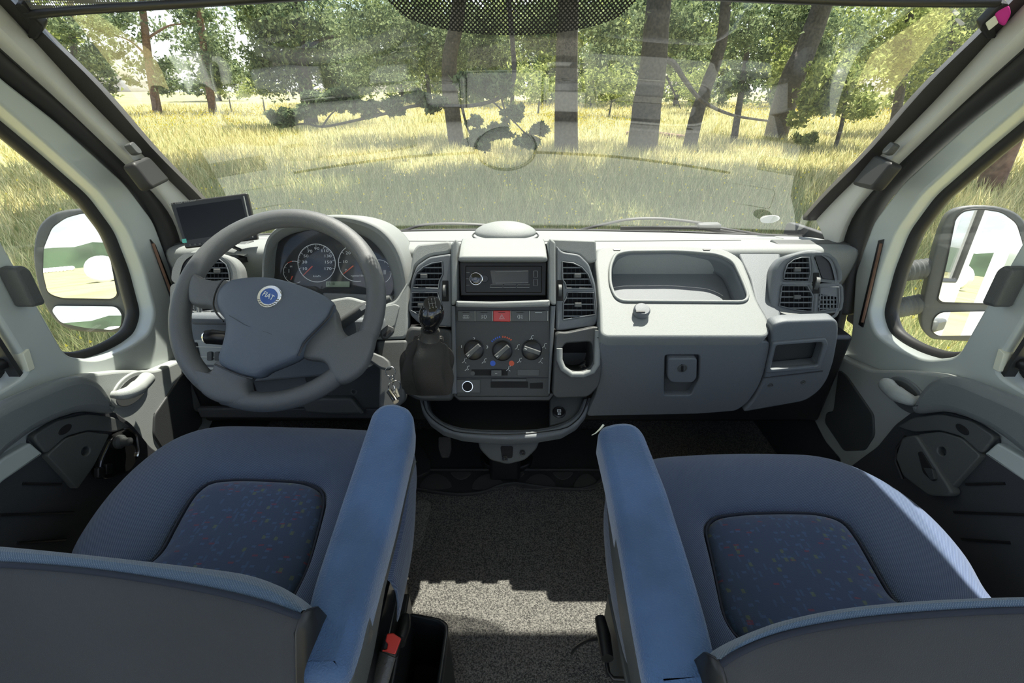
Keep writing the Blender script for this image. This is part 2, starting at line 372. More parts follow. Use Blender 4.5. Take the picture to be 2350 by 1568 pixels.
# ================================================================== STRUCTURE
fl = slab('floor', [(-.95, -1.3), (.95, -1.3), (.95, 1.5), (-.95, 1.5)], F_z(FZ), M['carpet'], None, space='uv', depth=.05, bev=.0, r=0); tag(fl, kind='structure')
wf = slab('wall_front', [(-.95, .2), (.95, .2), (.95, .84), (-.95, .84)], Fr((0, 1.33, 0), (0, -1, 0)), M['doorlow'], None, space='uv', depth=.03, bev=0, r=0); tag(wf, kind='structure')
ce = slab('ceiling', [[(-.80, -.5), (.85, -.5), (.85, 1.17), (-.80, 1.17)]], F_z(1.80), M['pillar'], None, space='uv', depth=.06, bev=.01, r=.03); tag(ce, kind='structure')  # unseen cab roof; side and front edges shaped to let in the sun patches
for s, nm in ((-1, 'wall_left'), (1, 'wall_right')):
    w = box(nm, (s*(.905 if s < 0 else .975), -2.16 if s < 0 else -2.5, .55), (.04 if s < 0 else .05, 3.8 if s < 0 else 3.9, 1.9), M['white'], None, bev=0); tag(w, kind='structure')
for s, nm in ((-1, 'trim_5'), (1, 'trim_6')):
    w = slab(nm, [(-.85, .22), (-1.4, .22), (-1.4, .88), (-1.14, .9), (-1.10, .84), (-1.06, .76), (-1.03, .62), (-.90, .5)] if s > 0 else [(.85, .22), (1.4, .22), (1.4, .88), (1.14, .9), (1.10, .84), (1.06, .76), (1.03, .62), (.90, .5)], Fr((s*.845, 0, 0), (-s, 0, 0)), M['doorlow'], None, space='uv', off=.0, depth=.02, bev=.003, r=.02); tag(w, kind='structure')
sill = slab('trim_3', [(-.84, .60), (.84, .60), (.84, .80), (-.84, .80)], Fr((0, 1.45, 0), (0, -1, 0)), M['black'], None, space='uv', depth=.02, bev=0, r=0); tag(sill, kind='structure')
# ---- windscreen (bowed glass)
def bow(p):  # windscreen bows forward at the centre
    k = max(0, 1-(p.x/.87)**2); return p+Vector((0, .075*k, 0))
tl, bl = WF.hit(89, 67), WF.hit(456, 450)
hw0 = .87
rows = []
for i in range(9):
    v = -.03+.95*i/8; rows.append([bow(WF.w(-(hw0-.05*i/8)+2*(hw0-.05*i/8)*j/16, v)) for j in range(17)])
win = thing('window_1', None, None, (0, 1.36, .85), kind='structure')
ws = grid('glass', rows, M['wglass'], win, sub=0)
cen = []
for i in range(6):
    a = i/5; cen.append([])
    for j in range(25):
        q = -1+2*j/24; x = q*.22; top = .72; dpth = (.09+.10*math.sqrt(max(0, 1-q*q)))*a if abs(q) < 1 else .09*a
        cen[-1].append(bow(WF.w(x, .62-.058*math.sqrt(max(0, 1-q*q))*(1-a)+.2*a, .004)))
fr_ = grid('dotted_band', cen, M['frit'], win, sub=0)
gas = tube('rubber_gasket', [bow(WF.w(-.86+1.72*j/20, -.012, .005)) for j in range(21)], .008, M['rubber'], win, 6)
# ---- pillars
def mx(p, s, dx=0): return (p[0], p[1]) if s < 0 else (W-p[0]+dx, p[1])
def pillar(s, nm):
    g = lambda L: [mx(p, s) for p in L]
    A = [(-60, -86), (89, 67), (223, 198), (351, 344), (456, 450), (505, 505)]
    B = [(-80, -72), (76, 92), (202, 230), (333, 362), (428, 453), (478, 505)]
    Cc = [(-130, -60), (40, 105), (170, 235), (300, 362), (400, 470), (452, 560)]
    D = [(-150, -20), (0, 118), (128, 230), (255, 351), (392, 491), (424, 600), (432, 720)]
    E = [(-150, 40), (0, 172), (128, 271), (287, 415), (353, 503), (386, 605), (402, 725)]
    A3 = [WF.hit(*p, .0) for p in g(A)]; A4 = [WF.hit(*p, .022) for p in g(A)]; B3 = [WF.hit(*p, .024) for p in g(B)]
    C3 = [PX(*p, s*.815) for p in g(Cc)]; D3 = [PX(*p, s*.85) for p in g(D)]; E3 = [PX(*p, s*.862) for p in g(E)]
    r = thing(nm, None, None, PX(*mx((400, 600), s), s*.85), kind='structure')
    c = lambda L, n=18: [Vector(v) for v in np.array([[np.interp(k, np.linspace(0, 1, len(q)), [w[i] for w in q]) for i in range(3)] for q in [cat_(L, 6, False)] for k in np.linspace(0, 1, n)])]
    A3, A4, B3, C3, D3, E3 = map(c, (A3, A4, B3, C3, D3, E3))
    out_ = [v+Vector((s*.03, .06, -.01)) for v in A3]
    grid('rubber_strip', [out_, A3, A4, [a*.6+b*.4+Vector((0, -.003, 0)) for a, b in zip(A4, B3)], B3, [v+Vector((s*.01, .02, 0)) for v in B3]], M['rubber2'], r, thick=.003, sub=0, ang=30)
    m1 = [b*.55+c_*.45+Vector((-s*.006, -.012, .0)) for b, c_ in zip(B3, C3)]
    m2 = [b*.5+c_*.5+Vector((-s*.012, -.004, 0)) for b, c_ in zip(C3, D3)]
    grid('pillar_cover', [[v+Vector((s*.012, .02, 0)) for v in B3], [v+Vector((-s*.002, -.002, 0)) for v in B3], m1, C3, m2, D3, [v+Vector((s*.03, .01, 0)) for v in D3]], M['pillar'], r, thick=.004, sub=1)
    e1 = [d*.8+e*.2+Vector((-s*.008, 0, 0)) for d, e in zip(D3, E3)]; e2 = [d*.3+e*.7+Vector((-s*.012, 0, 0)) for d, e in zip(D3, E3)]
    grid('door_seal', [[v+Vector((s*.02, .01, 0)) for v in D3], D3, e1, e2, E3, [v+Vector((s*.02, 0, 0)) for v in E3]], M['rubber'], r, thick=.004, sub=1)
    tube('seal_lip', [d+Vector((-s*.004, 0, 0)) for d in D3], .0045, M['rubber'], r, 8)
    # grip block and little oval cap set into the cover
    nA = (B3[9]-C3[9]).cross(B3[10]-B3[9]).normalized(); q = PX(*mx((345, 392), s), s*.80)
    if nA.dot(EYE-q) < 0: nA = -nA
    pf = Fr(q+nA*.006, nA)
    slab('grip_block', [mx(p, s) for p in ([(306, 372), (342, 357), (392, 413), (352, 433)] if s < 0 else [(303, 372), (342, 353), (398, 422), (352, 432)])], pf, M['rubber'], r, off=.005, depth=.026, bev=.006, r=.012)
    q2 = [mx(p, s) for p in [(298, 330), (306, 324), (325, 344), (327, 353), (316, 352)]]
    slab('oval_cap', q2, pf, M['dark2'], r, off=.010, depth=.014, bev=.002, r=.006)
    slab('latch_bracket', [mx(p, s) for p in [(32, 12), (48, 8), (100, 62), (98, 72), (84, 92), (62, 88), (66, 62)]], WF, M['black'], r, off=.034, depth=.02, bev=.003, r=.004)
    return r
pillar(-1, 'trim_1'); pillar(1, 'trim_2')
# ---- cab doors
def door(s, nm):
    fr = Fr((s*DX, 0, 0), (-s, 0, 0)); dx = 8
    yz = lambda y, z: ((y, z) if s < 0 else (-y, z))
    px = lambda x, y, off=0: fr.uv(*mx((x, y), s, dx), off)
    d = thing(nm, None, None, (s*DX, .5, 0), kind='structure')
    outer = [yz(-.25, .05), yz(1.0, .05)]+[px(*p) for p in [(405, 770), (396, 625), (353, 508), (287, 420), (128, 276), (0, 176)]]+[yz(.62, 1.66), yz(-.25, 1.66)]
    q1 = [yz(*p) for p in [(.75, .79), (.80, .752), (.85, .738), (.90, .732), (.948, .735), (.986, .767), (1.007, .87), (1.012, .96), (.987, 1.043), (.924, 1.136), (.863, 1.22), (.75, 1.376)]]
    q2 = [yz(*p) for p in [(.682, .80), (.682, 1.46), (.60, 1.56), (-.12, 1.56), (-.12, .80)]]
    slab('door_frame', [outer, q1, q2], fr, M['paint'], d, space='uv', depth=.05, bev=.006, r=[.02, .02, .03])
    slab('outer_skin', [outer, q1, q2], fr, M['white'], d, off=-.052, space='uv', depth=.012, bev=.003, r=[.02, .02, .03])
    for q, nn in ((q1, 'quarter_glass'), (q2, 'sliding_glass')):
        qq = rnd(q, .02)
        tube('window_rubber', [fr.w(a, b, -.050) for a, b in qq], .015, M['rubber'], d, 8, True)
        me = curve_mesh([qq], .002, 0); me.transform(fr.mtx(-.052)); link(nn, me, M['sglass'], d)
    tube('slider_rail', [fr.w(*yz(-.1, .83), -.02), fr.w(*yz(.67, .83), -.02)], .011, M['black'], d, 8)
    slab('post_cover', [yz(.664, .80), yz(.672, .80), yz(.672, 1.5), yz(.664, 1.5)], fr, M['rubber'], d, off=-.004, space='uv', depth=.02, bev=.001, r=0)
    top = [(0, 917), (60, 890), (170, 858), (250, 850), (330, 850), (400, 822), (436, 800)]
    slab('door_panel', [[yz(-.25, .79)]+[px(*p) for p in top]+[px(450, 860), px(474, 950), px(440, 1015), px(400, 1060), yz(.9, .1), yz(-.25, .1)]], fr, M['doortrim'], d, off=.03, space='uv', depth=.03, bev=.006, r=.015)
    P2 = lambda L, off: [px(*p, off) for p in L]
    slab('armrest_pad', [P2([(0, 930), (60, 905), (150, 868), (190, 862), (228, 877), (252, 910), (268, 952), (205, 944), (160, 950), (80, 985), (15, 1035), (0, 1052)], .055)+[yz(-.25, .62), yz(-.25, .80)]], fr, M['doorpad'], d, off=.062, space='uv', depth=.035, bev=.014, r=.02)
    slab('lower_lining', [P2([(0, 1106), (90, 1046), (62, 1010), (130, 962), (200, 940), (265, 945), (305, 975), (345, 1025), (420, 1080)], .036)+[yz(.95, .14), yz(-.25, .14), yz(-.25, .62)]], fr, M['doorlow'], d, off=.036, space='uv', depth=.01, bev=.003, r=.012)
    slab('pull_strip', [P2([(0, 1052), (64, 1016), (94, 1042), (0, 1106)], .04)+[yz(-.25, .50), yz(-.25, .58)]], fr, M['paint'], d, off=.045, space='uv', depth=.02, bev=.004, r=.004)
    slab('upper_cover', [P2([(72, 1002), (128, 966), (200, 950), (262, 958), (300, 980), (262, 992), (200, 988), (150, 1002), (104, 1044)], .044)], fr, M['dark2'], d, off=.046, space='uv', depth=.014, bev=.003, r=.01)
    tri = [P2([(106, 1046), (150, 1006), (200, 991), (250, 997), (214, 1070), (176, 1124)], .046)]
    slab('triangle_cover', tri+[disc(fr, mx((195, 1036), s, dx), .0085, 20, off=.046)], fr, M['dark2'], d, off=.048, space='uv', depth=.014, bev=.002, r=[.006, 0])
    slab('slot', [disc(fr, mx((150, 986), s, dx), .013, 20, off=.047, ry=.007)], fr, M['void'], d, off=.048, space='uv', depth=.006, bev=.001, r=0)
    if s < 0:
        pod = slab('switch_pod', P2([(221, 1092), (228, 1050), (248, 1008), (290, 982), (312, 998), (318, 1040), (296, 1082), (240, 1102)], .05), fr, M['gloss'], d, off=.056, space='uv', depth=.02, bev=.004, r=.01)
        rim = tube('pod_rim', [fr.w(*q, .058) for q in rnd(P2([(255, 1002), (290, 982), (312, 998), (318, 1040), (300, 1075)], .058), .008)[6:-6]], .0025, M['chrome'], pod, 6)
        lathe('mirror_adjuster', [(.014, 0), (.014, .006), (.009, .010), (.008, .018), (.0085, .023), (.001, .025)], fr, (272, 1014), M['dark'], pod, off=.056)
        for c in ((232, 1086), (250, 1078)): slab('window_switch', P2([(c[0]-8, c[1]-12), (c[0]+7, c[1]-14), (c[0]+7, c[1]+8), (c[0]-8, c[1]+12)], .06), fr, M['black'], pod, off=.062, space='uv', depth=.01, bev=.002, r=.003)
    else:
        pod = slab('switch_pod', P2([(298, 1050), (282, 1004), (250, 998), (166, 1130), (176, 1140), (222, 1138), (280, 1094)], .05), fr, M['dark2'], d, off=.056, space='uv', depth=.02, bev=.004, r=.008)
        slab('switch_well', P2([(252, 1038), (244, 1036), (214, 1085), (210, 1104), (220, 1104), (240, 1085)], .058), fr, M['void'], pod, off=.0585, space='uv', depth=.006, bev=.001, r=.004)
        slab('window_switch', P2([(236, 1074), (216, 1076), (210, 1100), (220, 1102)], .06), fr, M['dark'], pod, off=.063, space='uv', depth=.008, bev=.001, r=.002)
        tube('pod_rim', [fr.w(*q, .05) for q in P2([(280, 1002), (300, 1030), (302, 1060), (286, 1100)], .05)], .003, M['black'], pod, 6)
    # handle in its bowl
    hs = (0, 0) if s < 0 else (-22, 14)
    cbu = px(303+hs[0], 892+hs[1], .032)
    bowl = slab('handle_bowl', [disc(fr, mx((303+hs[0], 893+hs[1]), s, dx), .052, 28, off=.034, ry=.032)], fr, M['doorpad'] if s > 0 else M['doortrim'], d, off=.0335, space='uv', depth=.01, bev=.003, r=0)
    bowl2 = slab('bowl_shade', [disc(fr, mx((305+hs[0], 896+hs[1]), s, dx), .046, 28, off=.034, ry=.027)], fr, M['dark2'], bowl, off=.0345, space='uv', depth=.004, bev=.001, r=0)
    hp = [(258, 906), (275, 906), (300, 900), (322, 885), (336, 870), (340, 862)] if s < 0 else [(246, 916), (262, 920), (284, 912), (306, 900), (322, 884), (326, 872)]
    pts = [fr.w(*px(x, y, o), o) for (x, y), o in zip(hp, (.04, .052, .062, .064, .062, .058))]
    tube('handle_lever', cat_(pts, 4, False), [.008]*3+[.010+.0008*i for i in range(9)]+[.015]*6+[.012, .010, .006], M['doortrim'], d, 12)
    slab('screw_hole', [disc(fr, mx((358, 952), s, 0), .006, 16, off=.031)], fr, M['void'], d, off=.0315, space='uv', depth=.004, bev=0, r=0)
    slab('door_pocket', P2([(432, 848), (414, 862), (352, 952), (350, 1000), (372, 1034), (420, 1036), (464, 970), (460, 946), (444, 944)], .031), fr, M['dark'], d, off=.034, space='uv', depth=.01, bev=.003, r=.01)
    for L in ([(52, 1110), (140, 1112)], [(0, 1182), (168, 1176)], [(40, 1246), (150, 1238)]):
        tube('groove', [fr.w(*px(x, y, .037), .037) for x, y in L], .0028, M['black'], d, 6)
    st = [(345, 549), (357, 562), (402, 676), (394, 690)] if s < 0 else [(330, 549), (342, 552), (388, 745), (378, 752)]
    sp = slab('strip_vent', P2(st, .002), fr, M['black'], d, off=.003, space='uv', depth=.01, bev=.001, r=.001)
    tube('tan_bead', [fr.w(*px(st[0][0]+6, st[0][1]+10, .004), .004), fr.w(*px(st[3][0]+1, st[3][1]-12, .004), .004)], .0032, M['barkred'], sp, 6)
    slab('window_catch', P2([(28, 618), (50, 608), (68, 620), (103, 694), (98, 700), (72, 706)], .03), fr, M['dark2'], d, off=.034, space='uv', depth=.034, bev=.006, r=.006)
    slab('window_tape', P2([(48, 812), (62, 800), (76, 846), (62, 854)], .0), fr, M['tag'], d, off=.004, space='uv', depth=.02, bev=.001, r=.002)
    # outside handle
    oh = box('outer_handle', (s*(DX+.075), .02, .62), (.03, .17, .05), M['dark2'], d, bev=.01)
    return d
door(-1, 'door_1'); door(1, 'door_2')
# ================================================================== DASHBOARD
D = thing('dashboard', 'grey plastic dashboard spanning the whole cab below the windscreen', 'dashboard', (0, 1.1, .1))
# top pad running up to the windscreen
rows = []
prof = [(1.0, 1.285, .862), (.6, 1.26, .872), (0, 1.20, .884), (0, 1.12, .897), (0, 1.08, .900), (0, 1.066, .893), (0, 1.062, .86), (0, 1.10, .72)]
for bw, y, z in prof:
    r_ = []
    for j in range(33):
        x = -.845+1.69*j/32; k = 1-(x/.845)**2
        r_.append(Vector((x, y+.075*k*bw, z)))
    rows.append(r_)
pad = grid('top_pad', rows, M['dash'], D, thick=.004, sub=1)
TOPF = Fr((0, 1.2, .884), (0, .16, .987))
def zt(y): return float(np.interp(y, [1.08, 1.12, 1.20, 1.24, 1.30], [.900, .897, .884, .873, .866]))
for x0, x1 in [(-.70, -.62), (-.50, -.27), (-.165, .165), (.27, .50), (.61, .72)]:
    f = Fr((0, 1.215, zt(1.215)), (0, .16, .987))
    slab('defrost_slot', [(x0, -.009), (x1, -.009), (x1, .009), (x0, .009)], f, M['void'], D, off=.003, space='uv', depth=.006, bev=0, r=.008)
    tube('slot_frame', [f.w(a, b, .003) for a, b in rnd([(x0-.03, -.03), (x1+.03, -.03), (x1+.03, .022), (x0-.03, .022)], .01)], .0012, M['dark2'], D, 5, True)
slab('windscreen_groove', [(-.6, 0), (-.3, .012), (0, .016), (.3, .012), (.6, 0), (.6, -.006), (.3, .005), (0, .009), (-.3, .005), (-.6, -.006)], Fr((0, 1.165, zt(1.165)), (0, .15, .988)), M['void'], D, off=.0025, space='uv', depth=.004, bev=0, r=0)
def vent(parent, hole, fr, n, off=.0, tab=None, vanes=True, lift=0, hw=1.6):
    ys = [p[1] for p in hole]; y0, y1 = min(ys), max(ys)
    slab('vent_back', [hole], fr, M['void'], parent, off=off-.026, depth=.004, bev=0, r=.001)
    def cut(y):
        xs = []
        for a, b in zip(hole, hole[1:]+hole[:1]):
            if (a[1]-y)*(b[1]-y) < 0: xs.append(a[0]+(y-a[1])/(b[1]-a[1])*(b[0]-a[0]))
        return (min(xs), max(xs)) if len(xs) > 1 else None
    rim = tube('vent_rim', [fr.w(*fr.uv(a, b, off), off+.0005) for a, b in hole], .0014, M['dash2'], parent, 6, True)
    for k in range(1, n+1):
        y = y0+(y1-y0)*k/(n+.6); c = cut(y)
        if c and c[1]-c[0] > 8:
            slab('slat', [(c[0], y-hw), (c[1], y-hw), (c[1], y+hw), (c[0], y+hw)], fr, M['dash2'], parent, off=off-.004, depth=.012, bev=.0004, r=0)
    if vanes:
        x0, x1 = min(p[0] for p in hole), max(p[0] for p in hole); vv = []
        for k in range(1, 7):
            x = x0+(x1-x0)*k/7; m_ = [p for p in hole]; ysn = []
            for a, b in zip(hole, hole[1:]+hole[:1]):
                if (a[0]-x)*(b[0]-x) < 0: ysn.append(a[1]+(x-a[0])/(b[0]-a[0])*(b[1]-a[1]))
            if len(ysn) > 1: vv.append(tube_data([fr.hit(x, min(ysn), off-.02), fr.hit(x, max(ysn), off-.02)], .0011, 4))
        if vv: mesh('vanes', *merge(vv), M['dark'], parent)
    if tab: slab('vent_tab', [(tab[0]-8, tab[1]-5), (tab[0]+8, tab[1]-5), (tab[0]+8, tab[1]+5), (tab[0]-8, tab[1]+5)], fr, M['dark2'], parent, off=off+.003, depth=.012, bev=.0015, r=.001)
def thumb(parent, fr, x, y, off=0):
    slab('thumb_slot', [(x-7, y-24), (x+7, y-24), (x+8, y+24), (x-8, y+24)], fr, M['void'], parent, off=off+.0008, depth=.004, bev=0, r=.002)
    w_ = lathe('thumb_wheel', [(.001, 0), (.0145, 0), (.0145, .007), (.001, .007)], Fr(fr.hit(x-4, y, off-.004), fr.u), (0, 0), M['dark2'], parent, space='uv', n=24)
core = box('dash_light_block', (0, 1.12, .60), (1.62, .36, .26), M['black'], D, bev=.01)  # unseen filler box, added to stop light leaking in under the tray
# ---- passenger shelf
hole = [(1400, 655), (1400, 612), (1413, 584), (1442, 578), (1560, 577), (1645, 584), (1682, 600), (1704, 645), (1722, 694), (1416, 692)]
shoulder = slab('right_shoulder', [(1355, 556), (1800, 562), (1870, 580), (1900, 740), (1500, 760), (1360, 700)], BF, M['dash'], D, off=-.075, depth=.01, bev=.003, r=.02)
slab('side_shoulder', [(1690, 572), (1700, 566), (1792, 570), (1792, 745), (1764, 745), (1733, 690), (1722, 640)], BF, M['dash2'], D, off=-.008, depth=.05, bev=.005, r=.01)
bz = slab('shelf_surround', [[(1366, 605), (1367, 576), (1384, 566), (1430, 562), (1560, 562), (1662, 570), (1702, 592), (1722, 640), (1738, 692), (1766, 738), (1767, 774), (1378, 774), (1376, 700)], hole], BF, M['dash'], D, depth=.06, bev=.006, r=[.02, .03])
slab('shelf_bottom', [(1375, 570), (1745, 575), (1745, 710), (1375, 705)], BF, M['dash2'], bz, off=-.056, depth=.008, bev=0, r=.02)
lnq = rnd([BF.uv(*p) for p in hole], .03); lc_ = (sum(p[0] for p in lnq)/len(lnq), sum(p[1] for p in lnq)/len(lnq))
grid('shelf_shade_skin', [[BF.w(lc_[0]+(a-lc_[0])*k, lc_[1]+(b-lc_[1])*k, h) for a, b in lnq] for k, h in ((.996, -.006), (.99, -.02), (.985, -.045), (.96, -.053))], M['dash2'], bz, closed=True, thick=.001, sub=0)  # darker skin added over the recess walls, shade put into its colour
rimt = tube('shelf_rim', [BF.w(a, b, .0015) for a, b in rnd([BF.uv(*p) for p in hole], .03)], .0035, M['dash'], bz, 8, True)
KBF = Fr(BF.hit(1470, 720, 0), BF.n)
lathe('shelf_knob', [(.0155, 0), (.0175, .004), (.0178, .014), (.015, .018), (.001, .019)], KBF, (0, 0), M['dash2'], D, space='uv')
slab('shelf_knob_slot', [(1460, 713), (1481, 713), (1481, 716), (1460, 716)], KBF, M['dark'], D, off=.0205, depth=.003, bev=0, r=0)
for x in (1416, 1622): slab('clip_hole', [(x-9, 571), (x+9, 571), (x+7, 574), (x-7, 574)], BF, M['black'], D, off=.0015, depth=.003, bev=0, r=0)
# ---- glovebox
gd = slab('glovebox_door', [[(1376, 786), (1768, 784), (1764, 815), (1756, 850), (1740, 890), (1716, 925), (1690, 944), (1600, 951), (1345, 956), (1366, 910), (1377, 860)], [(1526, 815), (1606, 815), (1604, 870), (1585, 908), (1524, 908)]], GF, M['dash2'], D, depth=.02, bev=.003, r=[.012, .008])
slab('gap_line', [(1370, 775), (1770, 774), (1770, 790), (1370, 792)], GF, M['void'], D, off=-.012, depth=.01, bev=0, r=0)
slab('latch_recess', [(1518, 806), (1614, 806), (1614, 916), (1518, 916)], GF, M['dark2'], gd, off=-.018, depth=.006, bev=0, r=.004)
la = slab('latch', [(1534, 823), (1600, 823), (1599, 868), (1590, 879), (1542, 879), (1532, 868)], GF, M['dash2'], gd, off=.006, depth=.02, bev=.003, r=.008)
LK = Fr(GF.hit(1566, 845, .006), GF.n)
lathe('lock', [(.0105, 0), (.0105, .002), (.0085, .0025), (.008, .001), (.001, .001)], LK, (0, 0), M['dark2'], gd, space='uv')
slab('keyhole', [(1563.5, 838), (1568.5, 838), (1568.5, 853), (1563.5, 853)], LK, M['void'], gd, off=.0022, depth=.003, bev=0, r=0)
# ---- end panel right of the glovebox
ep = slab('end_panel', [[(1771, 776), (1773, 746), (1800, 738), (1924, 734), (1925, 768), (1914, 830), (1900, 872), (1880, 900), (1848, 922), (1702, 948), (1730, 918), (1756, 870), (1768, 815)], [(1770, 848), (1783, 795), (1888, 786), (1890, 800), (1878, 838)]], GF, M['dash2'], D, off=.004, depth=.03, bev=.005, r=[.015, .004])
slab('end_panel_rim', [[(1758, 858), (1774, 787), (1896, 777), (1902, 790), (1884, 848)], [(1768, 850), (1781, 794), (1887, 786), (1890, 795), (1877, 840)]], GF, M['dash2'], ep, off=.010, depth=.01, bev=.003, r=.006)
slab('cubby_back', [(1765, 780), (1900, 775), (1895, 860), (1760, 862)], GF, M['dark'], ep, off=-.028, depth=.005, bev=0, r=0)
tube('panel_seam', [GF.hit(1752, 868, .006), GF.hit(1888, 852, .006)], .0012, M['black'], ep, 6)
for c in ((1768, 884), (1843, 877)):
    f2 = Fr(GF.hit(*c, .004), GF.n)
    sc_ = lathe('screw', [(.0055, 0), (.0055, .0015), (.004, .002), (.003, .0002), (.001, .0002)], f2, (0, 0), M['dark2'], ep, space='uv', n=16)
# ---- right vent pod
PF = Fr(P(1850, 655, .99), (-.33, -.86, .38))
hu = [(1799, 645), (1801, 625), (1808, 607), (1822, 596), (1840, 591), (1857, 591), (1860, 626), (1855, 646)]
hl = [(1795, 656), (1853, 656), (1866, 679), (1863, 715), (1830, 712), (1789, 702)]
sp_ = [(1870, 589), (1895, 588), (1911, 600), (1921, 622), (1923, 642), (1887, 639), (1880, 618)]
gr_ = [(1884, 659), (1925, 659), (1926, 690), (1923, 708), (1880, 714), (1882, 685)]
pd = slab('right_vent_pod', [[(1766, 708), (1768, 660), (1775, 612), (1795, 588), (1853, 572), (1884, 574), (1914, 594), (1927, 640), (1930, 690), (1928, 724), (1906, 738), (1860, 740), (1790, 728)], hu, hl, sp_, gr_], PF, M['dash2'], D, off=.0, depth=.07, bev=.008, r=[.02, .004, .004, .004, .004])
vent(pd, hu, PF, 4, tab=(1831, 619)); vent(pd, hl, PF, 4, tab=(1831, 682)); vent(pd, gr_, PF, 5, vanes=False)
for x in (1890, 1898, 1906, 1914): slab('grid_bar', [(x-1.3, 660), (x+1.3, 660), (x+1, 711), (x-1.6, 711)], PF, M['dash2'], pd, off=-.003, depth=.01, bev=.0003, r=0)
slab('pod_blank', [sp_], PF, M['black'], pd, off=-.006, depth=.006, bev=0, r=.004)
thumb(pd, PF, 1873, 650)
# ---- left vent pod (mirror image)
def ml(L): return [(2326-x, y) for x, y in L][::-1]
PFL = Fr(P(476, 655, 1.0), (.33, -.86, .38))
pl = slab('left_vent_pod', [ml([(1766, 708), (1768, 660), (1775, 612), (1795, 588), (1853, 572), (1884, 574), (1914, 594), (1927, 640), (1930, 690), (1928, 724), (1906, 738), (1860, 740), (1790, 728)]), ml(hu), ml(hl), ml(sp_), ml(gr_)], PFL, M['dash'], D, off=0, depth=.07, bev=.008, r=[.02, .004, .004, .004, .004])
vent(pl, ml(hu), PFL, 4, tab=(497, 622)); vent(pl, ml(hl), PFL, 4, tab=(495, 682)); vent(pl, ml(gr_), PFL, 5, vanes=False)
slab('pod_blank', [ml(sp_)], PFL, M['black'], pl, off=-.006, depth=.006, bev=0, r=.004)
# ---- left lower fascia, seen through the steering wheel
LF = Fr(P(520, 760, 1.04), (0, -.912, .41))
lf = slab('left_fascia', [(430, 735), (560, 742), (780, 742), (780, 860), (560, 880), (450, 880), (428, 820)], LF, M['dash2'], D, off=0, depth=.03, bev=.006, r=.02)
slab('left_ledge', [(425, 718), (620, 722), (620, 748), (430, 746)], LF, M['dash2'], D, off=.08, depth=.10, bev=.012, r=.01)  # ledge pushed far forward to block sun from the driver cushion
slab('column_sun_block', [(600, 735), (872, 730), (876, 775), (600, 790)], LF, M['dash2'], D, off=.06, depth=.09, bev=.008, r=.01)  # added slab hidden by the hub, keeps sun off the driver cushion
for s in (-1, 1): box('end_filler', (s*.765, 1.13, .67), (.20, .04, .46), M['dark2'], D, bev=.004)
fz = slab('switch_panel', [(445, 780), (620, 786), (620, 842), (462, 838)], LF, M['doortrim'], lf, off=.004, depth=.01, bev=.002, r=.004)
for y in (796, 819): tube('panel_groove', [LF.hit(450, y, .0045), LF.hit(610, y+5, .0045)], .0014, M['pillar'], fz, 6)
for x in (480, 497): slab('switch', [(x-6, 808), (x+6, 808), (x+6, 828), (x-6, 828)], LF, M['dark2'], fz, off=.01, depth=.012, bev=.002, r=.003)
slab('switch_dark_slot', [(438, 786), (452, 786), (462, 832), (446, 832)], LF, M['void'], fz, off=.0055, depth=.004, bev=0, r=.002)
slab('under_seam', [(450, 842), (620, 850), (620, 856), (455, 848)], LF, M['pillar'], lf, off=.006, depth=.01, bev=.002, r=0)
KN = Fr((0, .93, .6), (0, -.97, .24))
slab('knee_panel', [(500, 850), (720, 838), (722, 900), (700, 945), (580, 945), (500, 930)], KN, M['dash2'], D, off=0, depth=.02, bev=.005, r=.01)
tube('knee_seam', [KN.hit(576, 868, .001), KN.hit(598, 935, .001)], .003, M['black'], D, 6)
slab('column_lower_cover', [(690, 812), (880, 790), (905, 860), (905, 940), (740, 940), (700, 880)], KN, M['dark'], D, off=.012, depth=.03, bev=.006, r=.015)
for c in ((812, 899), (700, 831)):
    lathe('cover_screw', [(.008, 0), (.008, .001), (.005, .001), (.004, -.001), (.001, -.001)], Fr(KN.hit(*c, .012), KN.n), (0, 0), M['dark2'], D, space='uv', n=16)
slab('lower_ledge', [(690, 924), (712, 914), (806, 914), (836, 952), (760, 952), (700, 948)], KN, M['dark2'], D, off=.03, depth=.03, bev=.006, r=.008)
slab('bottom_rail', [(450, 938), (900, 938), (905, 962), (460, 960)], KN, M['doorlow'], D, off=.01, depth=.02, bev=.004, r=.004)
# ---- instrument binnacle
KF = Fr(P(770, 610, 1.09), (0, -.912, .41))
KO = Fr(P(770, 610, 1.03), (0, -.912, .41))
inn = [(620, 690), (619, 640), (622, 590), (640, 553), (680, 533), (735, 525), (790, 527), (845, 546), (882, 585), (900, 630), (903, 662), (893, 682), (760, 690)]
mid = [(608, 700), (604, 640), (607, 580), (622, 541), (668, 516), (733, 505), (800, 508), (862, 530), (903, 575), (922, 630), (924, 668), (905, 700), (760, 708)]
out2 = [(600, 705), (598, 640), (602, 576), (622, 530), (668, 506), (740, 494), (812, 497), (874, 520), (915, 566), (936, 630), (938, 680), (912, 712), (760, 716)]
S_ = lambda L, fr, off=0: [fr.w(*fr.uv(*p, off), off) for p in cat_(L, 3)]
r0 = S_(inn, KF, -.006); r1 = S_(inn, KF, .02); r2 = S_(mid, KO, 0); r3 = S_(out2, KO, -.004)
r4 = [v+Vector((0, .13, -.035)) for v in r3]
bn = grid('binnacle', [r0, r1, r2, r3, [a*.6+b*.4 for a, b in zip(r3, r4)], r4], M['dash'], D, closed=True, thick=.003, sub=1)
slab('binnacle_body', [(600, 700), (600, 560), (640, 515), (740, 500), (860, 520), (930, 600), (936, 700)], KO, M['dash'], D, off=-.10, depth=.04, bev=.01, r=.03)
